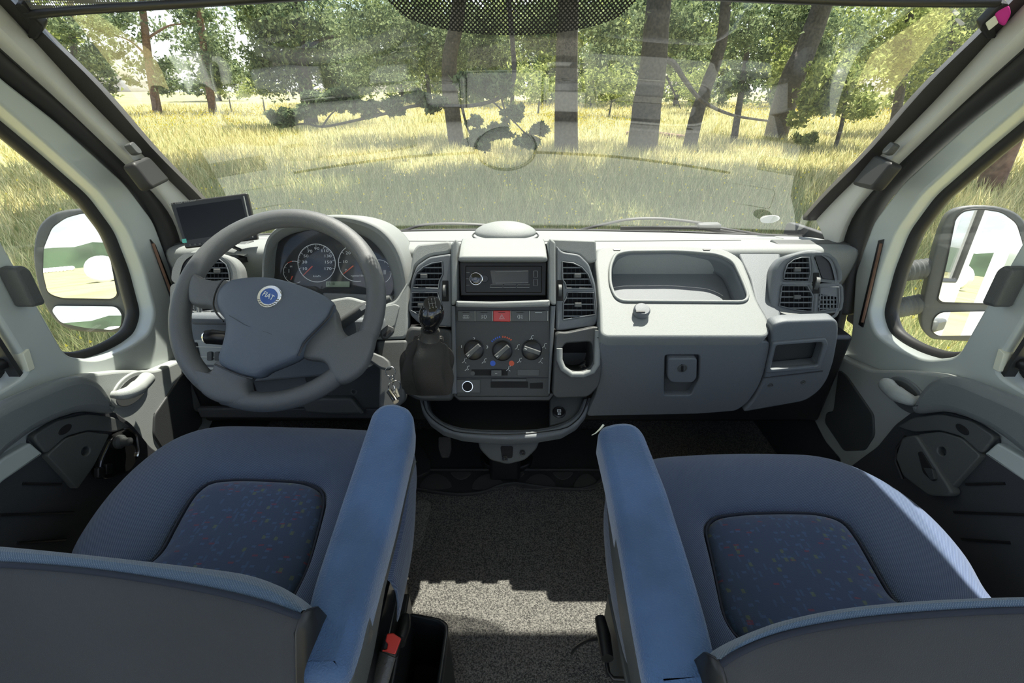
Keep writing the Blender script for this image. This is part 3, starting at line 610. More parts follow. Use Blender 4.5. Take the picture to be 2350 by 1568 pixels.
cl = slab('dial_face', [(617, 697), (612, 620), (622, 560), (660, 530), (740, 518), (850, 530), (900, 590), (910, 660), (900, 697)], KF, M['dial'], D, off=-.004, depth=.006, bev=0, r=.01)
me = curve_mesh([[KO.uv(*p) for p in cat_(inn, 3)]], .0008, 0)
cg = slab('cover_glass', [inn], KF, M['cglass'], D, off=.018, depth=.0016, bev=0, r=.01)
def ring(fr, c, r, w, a0, a1, m, parent, off=.001, n=48):
    u, v = fr.uv(*c); q = [math.radians(a0+(a1-a0)*i/n) for i in range(n+1)]
    vs = [fr.w(u+rr*math.cos(a), v+rr*math.sin(a), off) for a in q for rr in (r-w/2, r+w/2)]
    return mesh('dial_ring', vs, [(2*i, 2*i+1, 2*i+3, 2*i+2) for i in range(n)], m, parent, False)
def ticks(fr, c, r, ln, angs, m, parent, w=.0009, off=.001):
    u, v = fr.uv(*c); vs = []; fs = []
    for a in angs:
        a = math.radians(a); d = Vector((math.cos(a), math.sin(a))); p = Vector((-d.y, d.x))*w/2; b = len(vs)
        for q in (d*r+p, d*r-p, d*(r-ln)-p, d*(r-ln)+p): vs.append(fr.w(u+q.x, v+q.y, off))
        fs.append((b, b+1, b+2, b+3))
    return mesh('dial_ticks', vs, fs, m, parent, False)
k_ = 1.09/FPX
c1 = (727, 604); ring(KF, c1, 43*k_, .0016, 0, 360, M['ink'], cl)
for s_, x, y in [('10', 699, 617), ('30', 699, 602), ('50', 702, 588), ('70', 711, 577), ('90', 727, 571), ('110', 745, 576), ('130', 752, 588), ('150', 753, 602), ('170', 752, 617)]:
    text('numeral', s_, KF, (x, y), .0095, M['ink'], cl, off=.001, sx=1.35)
ticks(KF, c1, 42*k_, .0055, [197, 173, 147, 119, 90, 63, 36, 8, -18], M['ink'], cl)
ticks(KF, c1, 42*k_, .002, [a for a in range(-30, 215, 6)], M['ink'], cl, w=.0004)
text('unit_text', 'km/h', KF, (727, 634), .0065, M['ink'], cl, off=.001, sx=1.4)
c2 = (819, 604); ring(KF, c2, 42*k_, .0016, -38, 322-40, M['ink'], cl)
for s_, x, y in [('10', 792, 601), ('20', 799, 581), ('30', 819, 570), ('40', 838, 581), ('50', 848, 601), ('0', 794, 621), ('60', 844, 621)]: text('numeral', s_, KF, (x, y), .0095, M['ink'], cl, off=.001, sx=1.3)
ticks(KF, c2, 41*k_, .0055, [178, 143, 90, 37, 2], M['ink'], cl)
text('unit_text', 'rpmx100', KF, (821, 633), .0065, M['ink'], cl, off=.001, sx=1.4)
ring(KF, (676, 625), 25*k_, .0012, 60, 300, M['ink'], cl); ring(KF, (676, 625), 25*k_, .0014, 100, 125, M['redneedle'], cl, off=.0014, n=8)
ticks(KF, (676, 625), 24*k_, .003, [150, 180, 210], M['ink'], cl, w=.0006); text('numeral', 'H', KF, (668, 612), .006, M['ink'], cl, off=.001, sx=1.3)
ring(KF, (871, 624), 27*k_, .0012, -60, 110, M['ink'], cl); ticks(KF, (871, 624), 26*k_, .003, [60, 30, 0], M['ink'], cl, w=.0006)
slab('fuel_symbol', [[(880, 620), (886, 620), (886, 630), (880, 630)]], KF, M['inkdim'], cl, off=.0015, depth=.001, bev=0, r=0)
tube('temperature_symbol', [KF.hit(663, 618, .001), KF.hit(663, 626, .001)], .0012, M['inkdim'], cl, 6)
def needle(a, b, w=.0016): tube('needle', [KF.hit(*a, .004), KF.hit(*b, .004)], [w, w*.45], M['redneedle'], cl, 6)
needle((717, 611), (696, 632)); needle((811, 610), (788, 629)); needle((671, 634), (667, 643), .0014)
lc = slab('clock_display', [(748, 646), (802, 646), (802, 659), (748, 659)], KF, M['lcd'], cl, off=.002, depth=.002, bev=0, r=0)
text('clock_digits', '15:10', KF, (759, 652), .0095, M['lcdink'], lc, off=.0026, sx=.9)
slab('column_shelf', [(740, 672), (900, 678), (905, 700), (740, 702)], KO, M['dash2'], D, off=-.02, depth=.03, bev=.004, r=.004)
# right of the wheel
RF = Fr(P(910, 700, 1.02), (0, -.85, .53))
slab('fascia_inner', [(868, 700), (905, 692), (938, 640), (947, 575), (958, 560), (1036, 551), (1036, 580), (985, 587), (955, 608), (941, 642), (938, 690), (936, 752), (932, 778), (864, 780), (820, 776), (760, 765), (745, 690), (800, 680)], RF, M['dash'], D, off=-.004, depth=.03, bev=.006, r=.012)
slab('fuse_lid', [(868, 706), (906, 698), (917, 702), (905, 750), (868, 754)], RF, M['dash'], D, off=.0, depth=.01, bev=.002, r=.006)
slab('knee_side', [(862, 782), (936, 780), (925, 850), (930, 918), (900, 945), (868, 940), (870, 850)], RF, M['dark2'], D, off=-.002, depth=.03, bev=.006, r=.01)
# ---- centre console
cb = slab('console_face', [[(1043, 690), (1263, 690), (1266, 800), (1262, 912), (1046, 912), (1042, 800)]], CF, M['dark'], D, off=0, depth=.09, bev=.004, r=.006)
for L in ([(1035, 560), (1046, 548), (1050, 556), (1048, 690), (1044, 700), (1036, 700)], [(1258, 556), (1262, 546), (1275, 556), (1276, 700), (1266, 700), (1260, 690)]):
    slab('console_cheek', L, CF, M['dash'], D, off=.012, depth=.09, bev=.004, r=.004)
for L in ([(1036, 702), (1044, 702), (1048, 905), (1036, 905)], [(1264, 702), (1275, 702), (1270, 790), (1262, 905), (1258, 905)]):
    slab('console_edge', L, CF, M['dash2'], D, off=.008, depth=.08, bev=.003, r=.002)
hood = [[CF.hit(x, 597, .020) for x in np.linspace(1050, 1258, 9)], [CF.hit(x, 592, .024) for x in np.linspace(1051, 1257, 9)], [CF.hit(x, 575, .012)+Vector((0, .02, 0)) for x in np.linspace(1052, 1256, 9)]]
yb = [PY(x, 543, 1.10) for x in np.linspace(1060, 1248, 9)]; hood += [yb, [v+Vector((0, .05, -.03)) for v in yb]]
hood = [[v-Vector((0, -.02, .012)) for v in hood[0]]]+hood
grid('radio_hood', hood, M['dash'], D, thick=.005, sub=1)
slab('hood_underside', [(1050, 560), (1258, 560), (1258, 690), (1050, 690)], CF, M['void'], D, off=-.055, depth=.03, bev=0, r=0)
for x in (1047, 1257): slab('niche_wall', [(x, 590), (x+5, 590), (x+5, 690), (x, 690)], CF, M['dark'], D, off=.006, depth=.08, bev=0, r=0)
dm = []
for i in range(6):
    a = i/5*math.pi/2; c0 = P(1160, 540, 1.165)
    dm.append([c0+Vector((.084*math.cos(a)*math.cos(t), .06*math.cos(a)*math.sin(t), .034*math.sin(a))) for t in np.linspace(0, 2*math.pi, 28, endpoint=False)])
grid('dome_cap', dm, M['dash'], D, closed=True, sub=1, cap=True)
tube('dome_seam', [v for v in dm[0]], .0022, M['dark'], D, 6, True)
slab('radio_shelf', [(1046, 690), (1130, 692), (1200, 690), (1262, 688), (1262, 704), (1150, 707), (1046, 705)], CF, M['dash'], D, off=.022, depth=.07, bev=.005, r=.004)
for i, (x0, x1) in enumerate([(1050, 1089), (1091.5, 1129.5), (1132, 1171), (1173.5, 1213.5), (1216, 1256)]):
    b = slab('console_button', [(x0, 713), (x1, 713), (x1, 739), (x0, 738)], CF, M['red'] if i == 2 else M['dark2'], D, off=.005, depth=.012, bev=.0015, r=.002)
    if i == 2: b['label'] = 'red hazard button'
    tube('button_edge', [CF.hit(x1+1.2, 714, .004), CF.hit(x1+1.2, 737, .004)], .0008, M['pillar'], b, 4)
    cx = (x0+x1)/2
    if i == 2:
        for k in (6.5, 3.5):
            tube('button_symbol', [CF.hit(cx+a*k, 728+bb*k, .0055) for a, bb in ((-1, .7), (0, -1), (1, .7))], .0005, M['ink'], b, 4, True)
    elif i == 0:
        tube('button_symbol', [CF.hit(cx+a, 727+bb, .0055) for a, bb in ((-6, -3), (6, -3), (7, 3), (-7, 3))], .0005, M['ink'], b, 4, True)
        for dd in (-3, 0, 3): tube('button_symbol', [CF.hit(cx+dd, 728.5, .0055), CF.hit(cx+dd+.5, 725.5, .0055)], .0004, M['ink'], b, 4)
    elif i in (1, 3):
        s2 = 1 if i == 1 else -1
        tube('button_symbol', [CF.hit(cx+s2*a, 727+bb, .0055) for a, bb in ((1, -4), (4, -4), (6, 0), (4, 4), (1, 4))], .0005, M['ink'], b, 4, True)
        for dd in (-2.5, 0, 2.5): tube('button_symbol', [CF.hit(cx-s2*1, 727+dd, .0055), CF.hit(cx-s2*6, 727+dd+1, .0055)], .0004, M['ink'], b, 4)
    tube('button_line', [CF.hit(cx-8, 717.5, .0055), CF.hit(cx+8, 717.5, .0055)], .0005, M['black'] if i < 4 else M['ink'], b, 4)
# heater knobs
for cx, cy, ang in ((1088, 803, 42), (1153, 805, 42), (1220, 803, -18)):
    f2 = Fr(CF.hit(cx, cy, 0), CF.n)
    kb = lathe('heater_knob', [(.0235, 0), (.0235, .003), (.0215, .004), (.021, .012), (.019, .0135), (.001, .0135)], f2, (0, 0), M['black'], D, space='uv', n=36)
    a = math.radians(ang); d = (math.cos(a), math.sin(a)); p = (-d[1], d[0])
    slab('knob_grip', [(d[0]*.019+p[0]*.005, d[1]*.019+p[1]*.005), (d[0]*.019-p[0]*.005, d[1]*.019-p[1]*.005), (-d[0]*.0195-p[0]*.006, -d[1]*.0195-p[1]*.006), (-d[0]*.0195+p[0]*.006, -d[1]*.0195+p[1]*.006)], f2, M['dark2'], kb, off=.024, space='uv', depth=.012, bev=.002, r=.002)
    q = (-d[0], -d[1]) if ang > 0 else (-d[0], -d[1])
    tube('knob_mark', [f2.w(q[0]*.012, q[1]*.012, .0245), f2.w(q[0]*.0175, q[1]*.0175, .0245)], .0006, M['ink'], kb, 4)
for s_, x, y in [('1', 1059, 796), ('2', 1088, 778), ('3', 1118, 797)]: text('dial_print', s_, CF, (x, y), .009, M['ink'], cb, off=.0006, sx=1.3)
for k in range(5): ticks(CF, (1153, 805), .0335-.000*k, .004, [137-k*9], M['inkblue'], cb, w=.0028)
for k in range(5): ticks(CF, (1153, 805), .0335, .004, [88-k*9], M['inkred'], cb, w=.0028)
for c, m_ in (((1131, 834), 'inkblue'), ((1174, 834), 'inkred')): lathe('colour_dot', [(.0062, 0), (.0062, .0008), (.001, .001)], Fr(CF.hit(*c, 0), CF.n), (0, 0), M[m_], cb, space='uv', n=16)
def person_icon(x, y, k=0):
    v, f = merge([tube_data([CF.hit(x-5, y+5, .0008), CF.hit(x, y+1, .0008), CF.hit(x+1, y-5, .0008)], .0007, 4), tube_data([CF.hit(x+3, y-5, .0008), CF.hit(x+5, y-6, .0008)], .0011, 4), tube_data([CF.hit(x+1, y+4, .0008), CF.hit(x+4, y+(1 if k else 6), .0008)], .0006, 4)])
    mesh('air_symbol', v, f, M['ink'], cb)
for i, (x, y) in enumerate([(1066, 828), (1111, 829), (1187, 797), (1219, 776), (1249, 794), (1192, 828), (1241, 828), (1072, 846), (1167, 846)]): person_icon(x, y, i % 2)
sd = slab('slider_slot', [(1082, 848), (1165, 848), (1165, 862), (1082, 862)], CF, M['void'], cb, off=.0006, depth=.003, bev=0, r=.001)
slab('slider_tab', [(1127, 850), (1151, 850), (1151, 864), (1127, 864)], CF, M['dark2'], sd, off=.008, depth=.008, bev=.001, r=.001)
tube('slider_mark', [CF.hit(1136, 858, .0085), CF.hit(1141, 858, .0085)], .0006, M['ink'], sd, 4)
lathe('slider_lens', [(.005, 0), (.005, .0015), (.001, .002)], Fr(CF.hit(1085, 857, 0), CF.n), (0, 0), M['dark2'], cb, space='uv', n=14)
slab('blank_button', [(1187, 848), (1238, 848), (1238, 863), (1187, 863)], CF, M['dark2'], cb, off=.002, depth=.004, bev=.001, r=.001)
tube('console_seam', [CF.hit(1046, 867, .001), CF.hit(1110, 868, .001), CF.hit(1262, 867, .001)], .0012, M['black'], cb, 5)
slab('cassette_slot', [(1126, 876), (1212, 876), (1212, 890), (1126, 890)], CF, M['void'], cb, off=.0008, depth=.004, bev=0, r=.001)
slab('cassette_flap', [(1128, 870), (1208, 870), (1208, 876), (1128, 876)], CF, M['dark2'], cb, off=.004, depth=.006, bev=.001, r=0)
slab('side_slot', [(1216, 880), (1246, 878), (1246, 892), (1216, 892)], CF, M['void'], cb, off=.0008, depth=.004, bev=0, r=.001)
lp = slab('lighter_plate', [(1048, 872), (1102, 872), (1102, 902), (1048, 902)], CF, M['dark2'], cb, off=.003, depth=.006, bev=.001, r=.001)
f2 = Fr(CF.hit(1073, 887, .003), CF.n)
lathe('lighter_ring', [(.0125, 0), (.0125, .002), (.011, .002), (.011, -.001), (.0105, -.001)], f2, (0, 0), M['chrome'], lp, space='uv', n=24)
lathe('lighter_socket', [(.011, 0), (.011, .0012), (.001, .0005)], f2, (0, 0), M['void'], lp, space='uv', n=20)
slab('console_apron', [(1030, 900), (1278, 900), (1262, 922), (1052, 922)], CF, M['black'], D, off=-.006, depth=.05, bev=.004, r=.004)
# vent panels beside the console
lv1 = [(948, 661), (950, 642), (957, 626), (972, 613), (990, 605), (1014, 601), (1016, 630), (1008, 646), (1006, 662)]
lv2 = [(946, 672), (1004, 672), (1008, 688), (1014, 700), (1011, 722), (958, 721), (942, 712)]
lvp = slab('left_vent_panel', [[(940, 722), (940, 680), (944, 642), (956, 610), (985, 590), (1036, 582), (1038, 752), (960, 742)], lv1, lv2], CF, M['dash2'], D, off=-.002, depth=.06, bev=.004, r=[.008, .003, .003])
vent(lvp, lv1, CF, 4, off=-.002, tab=(972, 634)); vent(lvp, lv2, CF, 4, off=-.002, tab=(966, 702)); thumb(lvp, CF, 1022, 668, -.002)
rv1 = [(1291, 601), (1316, 604), (1335, 613), (1350, 630), (1361, 662), (1300, 662), (1297, 650), (1291, 642)]
rv2 = [(1303, 671), (1362, 672), (1366, 722), (1293, 734), (1293, 696), (1300, 684)]
rvp = slab('right_vent_panel', [[(1276, 562), (1290, 578), (1330, 584), (1352, 606), (1366, 650), (1374, 730), (1366, 748), (1276, 760)], rv1, rv2], CF, M['dash2'], D, off=-.002, depth=.06, bev=.004, r=[.008, .003, .003])
vent(rvp, rv1, CF, 4, off=-.002, tab=(1326, 633)); vent(rvp, rv2, CF, 4, off=-.002, tab=(1327, 700)); thumb(rvp, CF, 1285, 667, -.002)
slab('pad_link', [(1262, 548), (1368, 552), (1370, 600), (1350, 604), (1330, 584), (1290, 576), (1272, 570)], CF, M['dash'], D, off=-.02, depth=.05, bev=.004, r=.006)
# gear lever housing and cup holder
slab('gear_housing', [(936, 748), (1040, 758), (1042, 905), (1036, 922), (960, 922), (920, 900), (914, 850), (922, 800)], CF, M['dark'], D, off=.006, depth=.08, bev=.008, r=.015)
ch = slab('cup_holder', [[(1276, 762), (1300, 764), (1366, 750), (1379, 752), (1381, 850), (1376, 885), (1350, 912), (1276, 914), (1268, 905)], [(1290, 800), (1298, 788), (1358, 784), (1362, 825), (1356, 842), (1338, 852), (1312, 852), (1294, 838), (1289, 820)]], CF, M['dark'], D, off=.028, depth=.10, bev=.003, r=[.012, .01])
tube('cup_holder_lip', [CF.hit(x, y, .033) for x, y in [(1284, 800), (1284, 826), (1292, 846), (1312, 860), (1338, 860), (1360, 852), (1370, 836), (1371, 790), (1372, 758)]], .0068, M['dash'], ch, 10)
slab('cup_well', [(1284, 756), (1368, 754), (1368, 862), (1284, 862)], CF, M['dark'], ch, off=-.066, depth=.005, bev=0, r=0)
# lower tray
to = [(962, 912), (968, 940), (985, 966), (1015, 988), (1060, 1001), (1110, 1006), (1170, 1008), (1230, 1005), (1290, 995), (1325, 975), (1345, 950), (1358, 912)]
ti = [(980, 916), (984, 938), (998, 956), (1020, 972), (1060, 984), (1110, 988), (1170, 989), (1230, 987), (1280, 977), (1312, 962), (1330, 944), (1340, 914)]
slab('tray_rim', [to+ti[::-1]], TF, M['dash2'], D, off=0, depth=.03, bev=.006, r=.004)
tube('tray_seam', [TF.hit(*p, .001) for p in cat_([(971, 916), (976, 940), (991, 960), (1020, 980), (1060, 993), (1170, 998), (1285, 986), (1320, 968), (1338, 946), (1349, 914)], 3, False)], .0012, M['black'], D, 5)
tw = [[TF.hit(*p, -.002) for p in cat_(ti, 2, False)]]; tw.append([TF.w(*TF.uv(*p), -.05)+Vector((0, .02, 0)) for p in cat_(ti, 2, False)])
grid('tray_wall', tw, M['dark'], D, thick=.004, sub=0)
slab('tray_floor', [(970, 880), (1350, 880), (1345, 950), (1290, 985), (1060, 992), (985, 950)], TF, M['black'], D, off=-.045, depth=.006, bev=0, r=.02)
slab('tray_bulkhead', [(1262, 906), (1348, 906), (1340, 946), (1305, 966), (1262, 976)], TF, M['dark2'], D, off=-.012, depth=.03, bev=.004, r=.004)
f3 = Fr(TF.hit(1283, 947, -.012), TF.n)
sk = lathe('tray_socket', [(.016, 0), (.016, .002), (.013, .005), (.012, .003), (.001, .003)], f3, (0, 0), M['black'], D, space='uv', n=26)
mesh('socket_mark', *merge([tube_data([f3.w(a, b, .0035), f3.w(c, d, .0035)], .0006, 4) for a, b, c, d in [(-.004, .006, .004, .006), (-.004, .006, -.004, -.001), (.004, .006, .004, -.001), (-.004, -.001, .004, -.001), (-.004, .0025, .004, .0025), (-.004, -.005, .004, -.005), (-.004, -.008, .004, -.008), (-.002, -.005, -.002, -.008), (.002, -.005, .002, -.008)]]), M['ink'], sk)
TB = Fr(P(1165, 1040, 1.08), (0, -.75, .66))
bk = slab('pedestal_bracket', [(1096, 1006), (1240, 1006), (1232, 1030), (1205, 1056), (1165, 1066), (1125, 1056), (1100, 1030)], TB, M['dark2'], D, off=0, depth=.03, bev=.004, r=.01)
slab('bracket_cut', [(1148, 1024), (1178, 1024), (1176, 1052), (1152, 1052)], TB, M['void'], bk, off=.001, depth=.004, bev=0, r=.006)
for c in ((1199, 1040), (1159, 1053)): lathe('bracket_screw', [(.007, 0), (.007, .003), (.004, .004), (.001, .002)], Fr(TB.hit(*c, .001), TB.n), (0, 0), M['black'], bk, space='uv', n=14)
pp = PZ(1160, 1062, FZ)
slab('pedestal_base', [(1100, 1040), (1226, 1040), (1218, 1066), (1180, 1078), (1140, 1078), (1108, 1064)], F_z(FZ+.03), M['black'], D, off=0, depth=.03, bev=.006, r=.02)
box('pedestal_column', (pp.x, .99, .37), (.09, .06, .28), M['black'], D, bev=.01)
# ================================================================== STEERING WHEEL AND COLUMN
WC = P(640, 700, .875); WH = Fr(WC, (0, -.707, .707))
wh = thing('steering_wheel', 'grey three-spoke steering wheel with round blue badge', 'steering wheel', WC)
RR = .187
tube('rim', [WH.w(RR*math.cos(a), RR*math.sin(a)) for a in np.linspace(0, 2*math.pi, 72, endpoint=False)], .0185, M['wheel'], wh, 16, True)
def wuv(L, off=0): return [WH.uv(*p, off) for p in L]
def dome(name, outline, fr, m, parent, prof, n=3):
    q = [Vector((p[0], p[1])) for p in cat_(outline, n)]; c = sum(q, Vector((0, 0)))/len(q)
    rows = [[fr.w(*(c+(p-c)*s), h) for p in q] for s, h in prof]
    return grid(name, rows, m, parent, closed=True, sub=1, cap=True, ang=70)
hub = [(514, 642), (546, 633), (586, 630), (627, 633), (674, 645), (725, 664), (757, 682), (766, 700), (755, 726), (725, 758), (697, 788), (685, 818), (640, 840), (605, 854), (583, 868), (546, 861), (494, 836), (503, 795), (511, 760), (510, 733), (492, 700), (492, 668)]
dome('hub_cover', wuv(hub, .035), WH, M['hub'], wh, [(.95, -.02), (.985, .02), (.97, .030), (.93, .036), (.75, .042), (.45, .046), (.15, .047)])
sp1 = wuv([(438, 622), (458, 634), (488, 640), (525, 645), (525, 738), (500, 714), (472, 702), (446, 700), (428, 690), (426, 652)], .02)
sp2 = wuv([(500, 826), (490, 848), (470, 858), (440, 850), (462, 905), (520, 930), (580, 925), (574, 895), (574, 868), (610, 850), (560, 830)], .01)
sp3 = wuv([(680, 770), (745, 700), (768, 706), (776, 744), (792, 766), (812, 772), (838, 755), (862, 760), (840, 840), (790, 880), (762, 872), (752, 845), (735, 828), (688, 820)], .015)
for s_ in (sp1, sp2, sp3):
    dome('spoke', s_, WH, M['wheel'], wh, [(.97, -.015), (1, 0), (.97, .012), (.90, .018), (.6, .021), (.2, .022)])
for L in ([(512, 640), (497, 662), (489, 690), (492, 712), (512, 738)], [(492, 836), (546, 860), (580, 869)], [(766, 700), (755, 727), (725, 759), (697, 789), (685, 817)]):
    tube('cover_gap', [WH.w(*WH.uv(*p, .034), .033) for p in cat_(L, 3, False)], .0018, M['black'], wh, 6)
tube('scratch', [WH.w(*WH.uv(*p, .047), .0462) for p in [(525, 724), (560, 745), (623, 767)]], .0005, M['dark'], wh, 5)
bc = WH.uv(618, 681, .047)
bd = lathe('badge', [(.0225, -.004), (.0225, .001), (.021, .003), (.0155, .003), (.001, .003)], WH, bc, M['chrome'], wh, space='uv', off=.0455, n=36)
lathe('badge_field', [(.0155, 0), (.0155, .0012), (.001, .0018)], WH, bc, M['badgeblue'], bd, space='uv', off=.0485, n=36)
text('badge_letters', 'FIAT', WH, (bc[0], bc[1]), .0135, M['ink'], bd, off=.0506, rot=math.radians(-26), space='uv', sx=.85, th=.0004)
for a in range(200, 352, 14):
    aa = math.radians(a); box('laurel_leaf', WH.w(bc[0]+.0185*math.cos(aa), bc[1]+.0185*math.sin(aa), .049), (.0035, .0012, .0012), M['steel'], bd, bev=0)
col = WH.n
cyl = thing('steering_column', 'grey steering column shroud behind the wheel with two stalks', 'steering column', WC-col*.12)
tube('shroud', [WC-col*.02, WC-col*.05, WC-col*.09, WC-col*.22, WC-col*.30], [.035, .055, .062, .068, .05], M['dark2'], cyl, 20)
tube('left_stalk', [P(474, 774, .93), P(487, 773, .93), P(512, 776, .935), P(600, 770, .99)], [.014, .0155, .015, .011], M['black'], cyl, 14)
tube('stalk_tip', [P(471, 774, .929), P(476, 774, .929)], [.012, .0145], M['chrome'], cyl, 14)
tube('right_stalk', [P(780, 744, .97), P(805, 728, .965), P(835, 707, .96), P(880, 690, .955), P(896, 684, .955)], [.013, .0125, .0115, .010, .006], M['dark2'], cyl, 14)
slab('stalk_marking', [(824, 707), (838, 698), (842, 706), (829, 714)], Fr(P(833, 706, .945), (-.3, -.8, .5)), M['inkdim'], cyl, off=0, depth=.002, bev=0, r=.001)
tube('stalk_boot', [P(760, 752, 1.0), P(782, 742, .972)], [.020, .016], M['dark'], cyl, 14)
# small adaptor clipped right of the wheel
ud = thing('phone_adaptor', 'small black plastic adaptor sticking out right of the steering wheel', 'adaptor', P(890, 762, .99))
f = Fr(P(892, 763, .965), (.25, -.8, .5))
slab('body', [(872, 760), (890, 745), (905, 752), (905, 762), (888, 779), (876, 778)], f, M['dark'], ud, off=0, depth=.03, bev=.003, r=.004)
slab('socket', [(878, 770), (894, 757), (899, 760), (884, 774)], f, M['void'], ud, off=.001, depth=.003, bev=0, r=.001)
# ================================================================== IGNITION KEY
ky = thing('ignition_key', 'black ignition key with metal rings hanging beside the steering column', 'key', P(850, 830, .96))
kf = Fr(P(872, 826, .95), (.1, -.75, .65))
slab('key_head', [(840, 812), (848, 805), (880, 818), (893, 828), (898, 845), (890, 850), (872, 846), (846, 828)], kf, M['dark2'], ky, off=0, depth=.014, bev=.004, r=.004)
tube('lock_barrel', [P(832, 832, 1.0), P(845, 826, .965)], [.017, .015], M['steel'], ky, 18)
for k in range(3): tube('barrel_ring', [P(829+k*5, 836-k*4, .975)+Vector((.012*math.cos(a), 0, .010*math.sin(a))) for a in np.linspace(0, 2*math.pi, 16, endpoint=False)], .0012, M['chrome'], ky, 6, True)
def ringp(c, r, t, nx=(1, 0, 0), ny=(0, .35, .94)):
    c = P(*c, t); nx, ny = Vector(nx), Vector(ny); return [c+nx*r*math.cos(a)+ny*r*math.sin(a) for a in np.linspace(0, 2*math.pi, 20, endpoint=False)]
tube('split_ring', ringp((896, 853), .0105, .945), .0011, M['chrome'], ky, 6, True)
for i, (x, y) in enumerate(((899, 868), (902, 874))): tube('chain_link', ringp((x, y), .0045, .94, (.3, .9, 0) if i else (1, 0, 0)), .0009, M['chrome'], ky, 6, True)
tube('key_ring', ringp((906, 887), .012, .93, (.9, .3, 0)), .0011, M['chrome'], ky, 6, True)
tube('key_ring', ringp((899, 892), .011, .93, (.7, -.4, 0)), .0011, M['chrome'], ky, 6, True)
tube('whistle_tag', [P(893, 897, .925), P(905, 915, .92), P(909, 922, .915)], [.006, .0065, .006], M['chrome'], ky, 10)
tube('flat_key', [P(908, 893, .93), P(915, 912, .925)], [.003, .0035], M['steel'], ky, 6)
# ================================================================== RADIO
rd = thing('car_radio', 'black car radio with ringed volume knob in the dashboard niche', 'radio', CF.hit(1155, 640))
RFm = Fr(CF.hit(1155, 640, -.012), CF.n)
slab('front_frame', [(1052, 600), (1256, 600), (1254, 680), (1056, 680)], RFm, M['radiof'], rd, off=0, depth=.05, bev=.003, r=.003)
fp = slab('front_panel', [(1068, 610), (1244, 610), (1244, 672), (1068, 672)], RFm, M['radiof'], rd, off=.004, depth=.01, bev=.002, r=.003)
lathe('volume_ring', [(.0145, 0), (.0155, .002), (.0140, .003), (.0135, .001)], RFm, (1092, 640), M['chrome'], fp, off=.004, n=32)
lathe('volume_knob', [(.0132, 0), (.0128, .007), (.010, .0085), (.001, .008)], RFm, (1092, 640), M['gloss'], fp, off=.004, n=28)
slab('display', [(1125, 621), (1213, 620), (1213, 650), (1130, 652)], RFm, M['amber'], fp, off=.0048, depth=.001, bev=0, r=.001)
tube('display_outline', [RFm.hit(*p, .0052) for p in [(1137, 624), (1212, 622), (1212, 649), (1137, 650)]], .0005, M['inkdim'], fp, 4, True)
for x in (1125, 1156, 1187): tube('preset_button', [RFm.hit(*p, .005) for p in [(x+1, 654), (x+29, 654), (x+28, 660), (x-1, 660)]], .0006, M['inkdim'], fp, 4, True)
for y in (622, 641): tube('side_key', [RFm.hit(*p, .005) for p in [(1225, y), (1233, y), (1233, y+15), (1225, y+15)]], .0006, M['inkdim'], fp, 4, True)
for y in (626, 640, 655): tube('side_mark', [RFm.hit(1070, y, .005), RFm.hit(1078, y, .005)], .0005, M['inkdim'], fp, 4)
lathe('select_pad', [(.0085, 0), (.008, .002), (.001, .002)], RFm, (1112, 640), M['black'], fp, off=.004, n=20)
# ================================================================== GEAR LEVER
gl = thing('gear_lever', 'black ball gear knob on a wrinkled leather gaiter', 'gear lever', P(980, 860, 1.0))
kc = P(990, 722, .885)
kn = []
ax = (P(986, 775, .915)-kc).normalized(); sx_ = ax.cross(Vector((1, 0, 0))).normalized(); tx = Vector((1, 0, 0))
pr = [(.003, -.0270), (.012, -.0250), (.020, -.0185), (.0245, -.008), (.0255, .002), (.0235, .013), (.018, .023), (.0155, .030), (.016, .040)]
grid('knob', [[kc+ax*h+(tx*math.cos(a)+sx_*math.sin(a))*r for a in np.linspace(0, 2*math.pi, 28, endpoint=False)] for r, h in pr], M['gloss'], gl, closed=True, cap=True, sub=1)
kf2 = Fr(kc-ax*.0235+(EYE-kc).normalized()*.006, (EYE-kc).normalized()*.6-ax*.4)
kd = lathe('knob_cap', [(.0165, -.004), (.0165, 0), (.015, .0008), (.001, .0025)], kf2, (0, 0), M['black'], gl, space='uv', n=28)
for x in (-.006, 0, .006): tube('shift_line', [kf2.w(x, .006, .003), kf2.w(x, -.006, .003)], .0003, M['inkdim'], kd, 4)
tube('shift_line', [kf2.w(-.006, 0, .003), kf2.w(.006, 0, .003)], .0003, M['inkdim'], kd, 4)
for s_, x, y in [('1', -.006, .009), ('3', 0, .009), ('5', .006, .009), ('2', -.006, -.009), ('4', 0, -.009), ('R', .006, -.009)]: text('shift_digit', s_, kf2, (x, y), .005, M['inkdim'], kd, off=.0032, space='uv')
tube('collar', [kc+ax*.036, kc+ax*.044, kc+ax*.056], [.019, .0175, .021], M['leather'], gl, 20)
ring0 = kc+ax*.054; rows = []
base = [CF.hit(x, y, .012) for x, y in rnd([(917, 884), (928, 868), (998, 860), (1033, 872), (1037, 894), (1028, 909), (960, 912), (926, 905)], 12)]
nb = 40; base = [Vector(v) for v in np.array([[np.interp(k, np.linspace(0, 1, len(base)+1), [w[i] for w in base+[base[0]]]) for i in range(3)] for k in np.linspace(0, 1, nb, endpoint=False)])]
bcn = sum(base, Vector())/nb; top = []
for v in base:
    d = (v-bcn); d = (d-ax*d.dot(ax)).normalized(); top.append(ring0+d*.019)
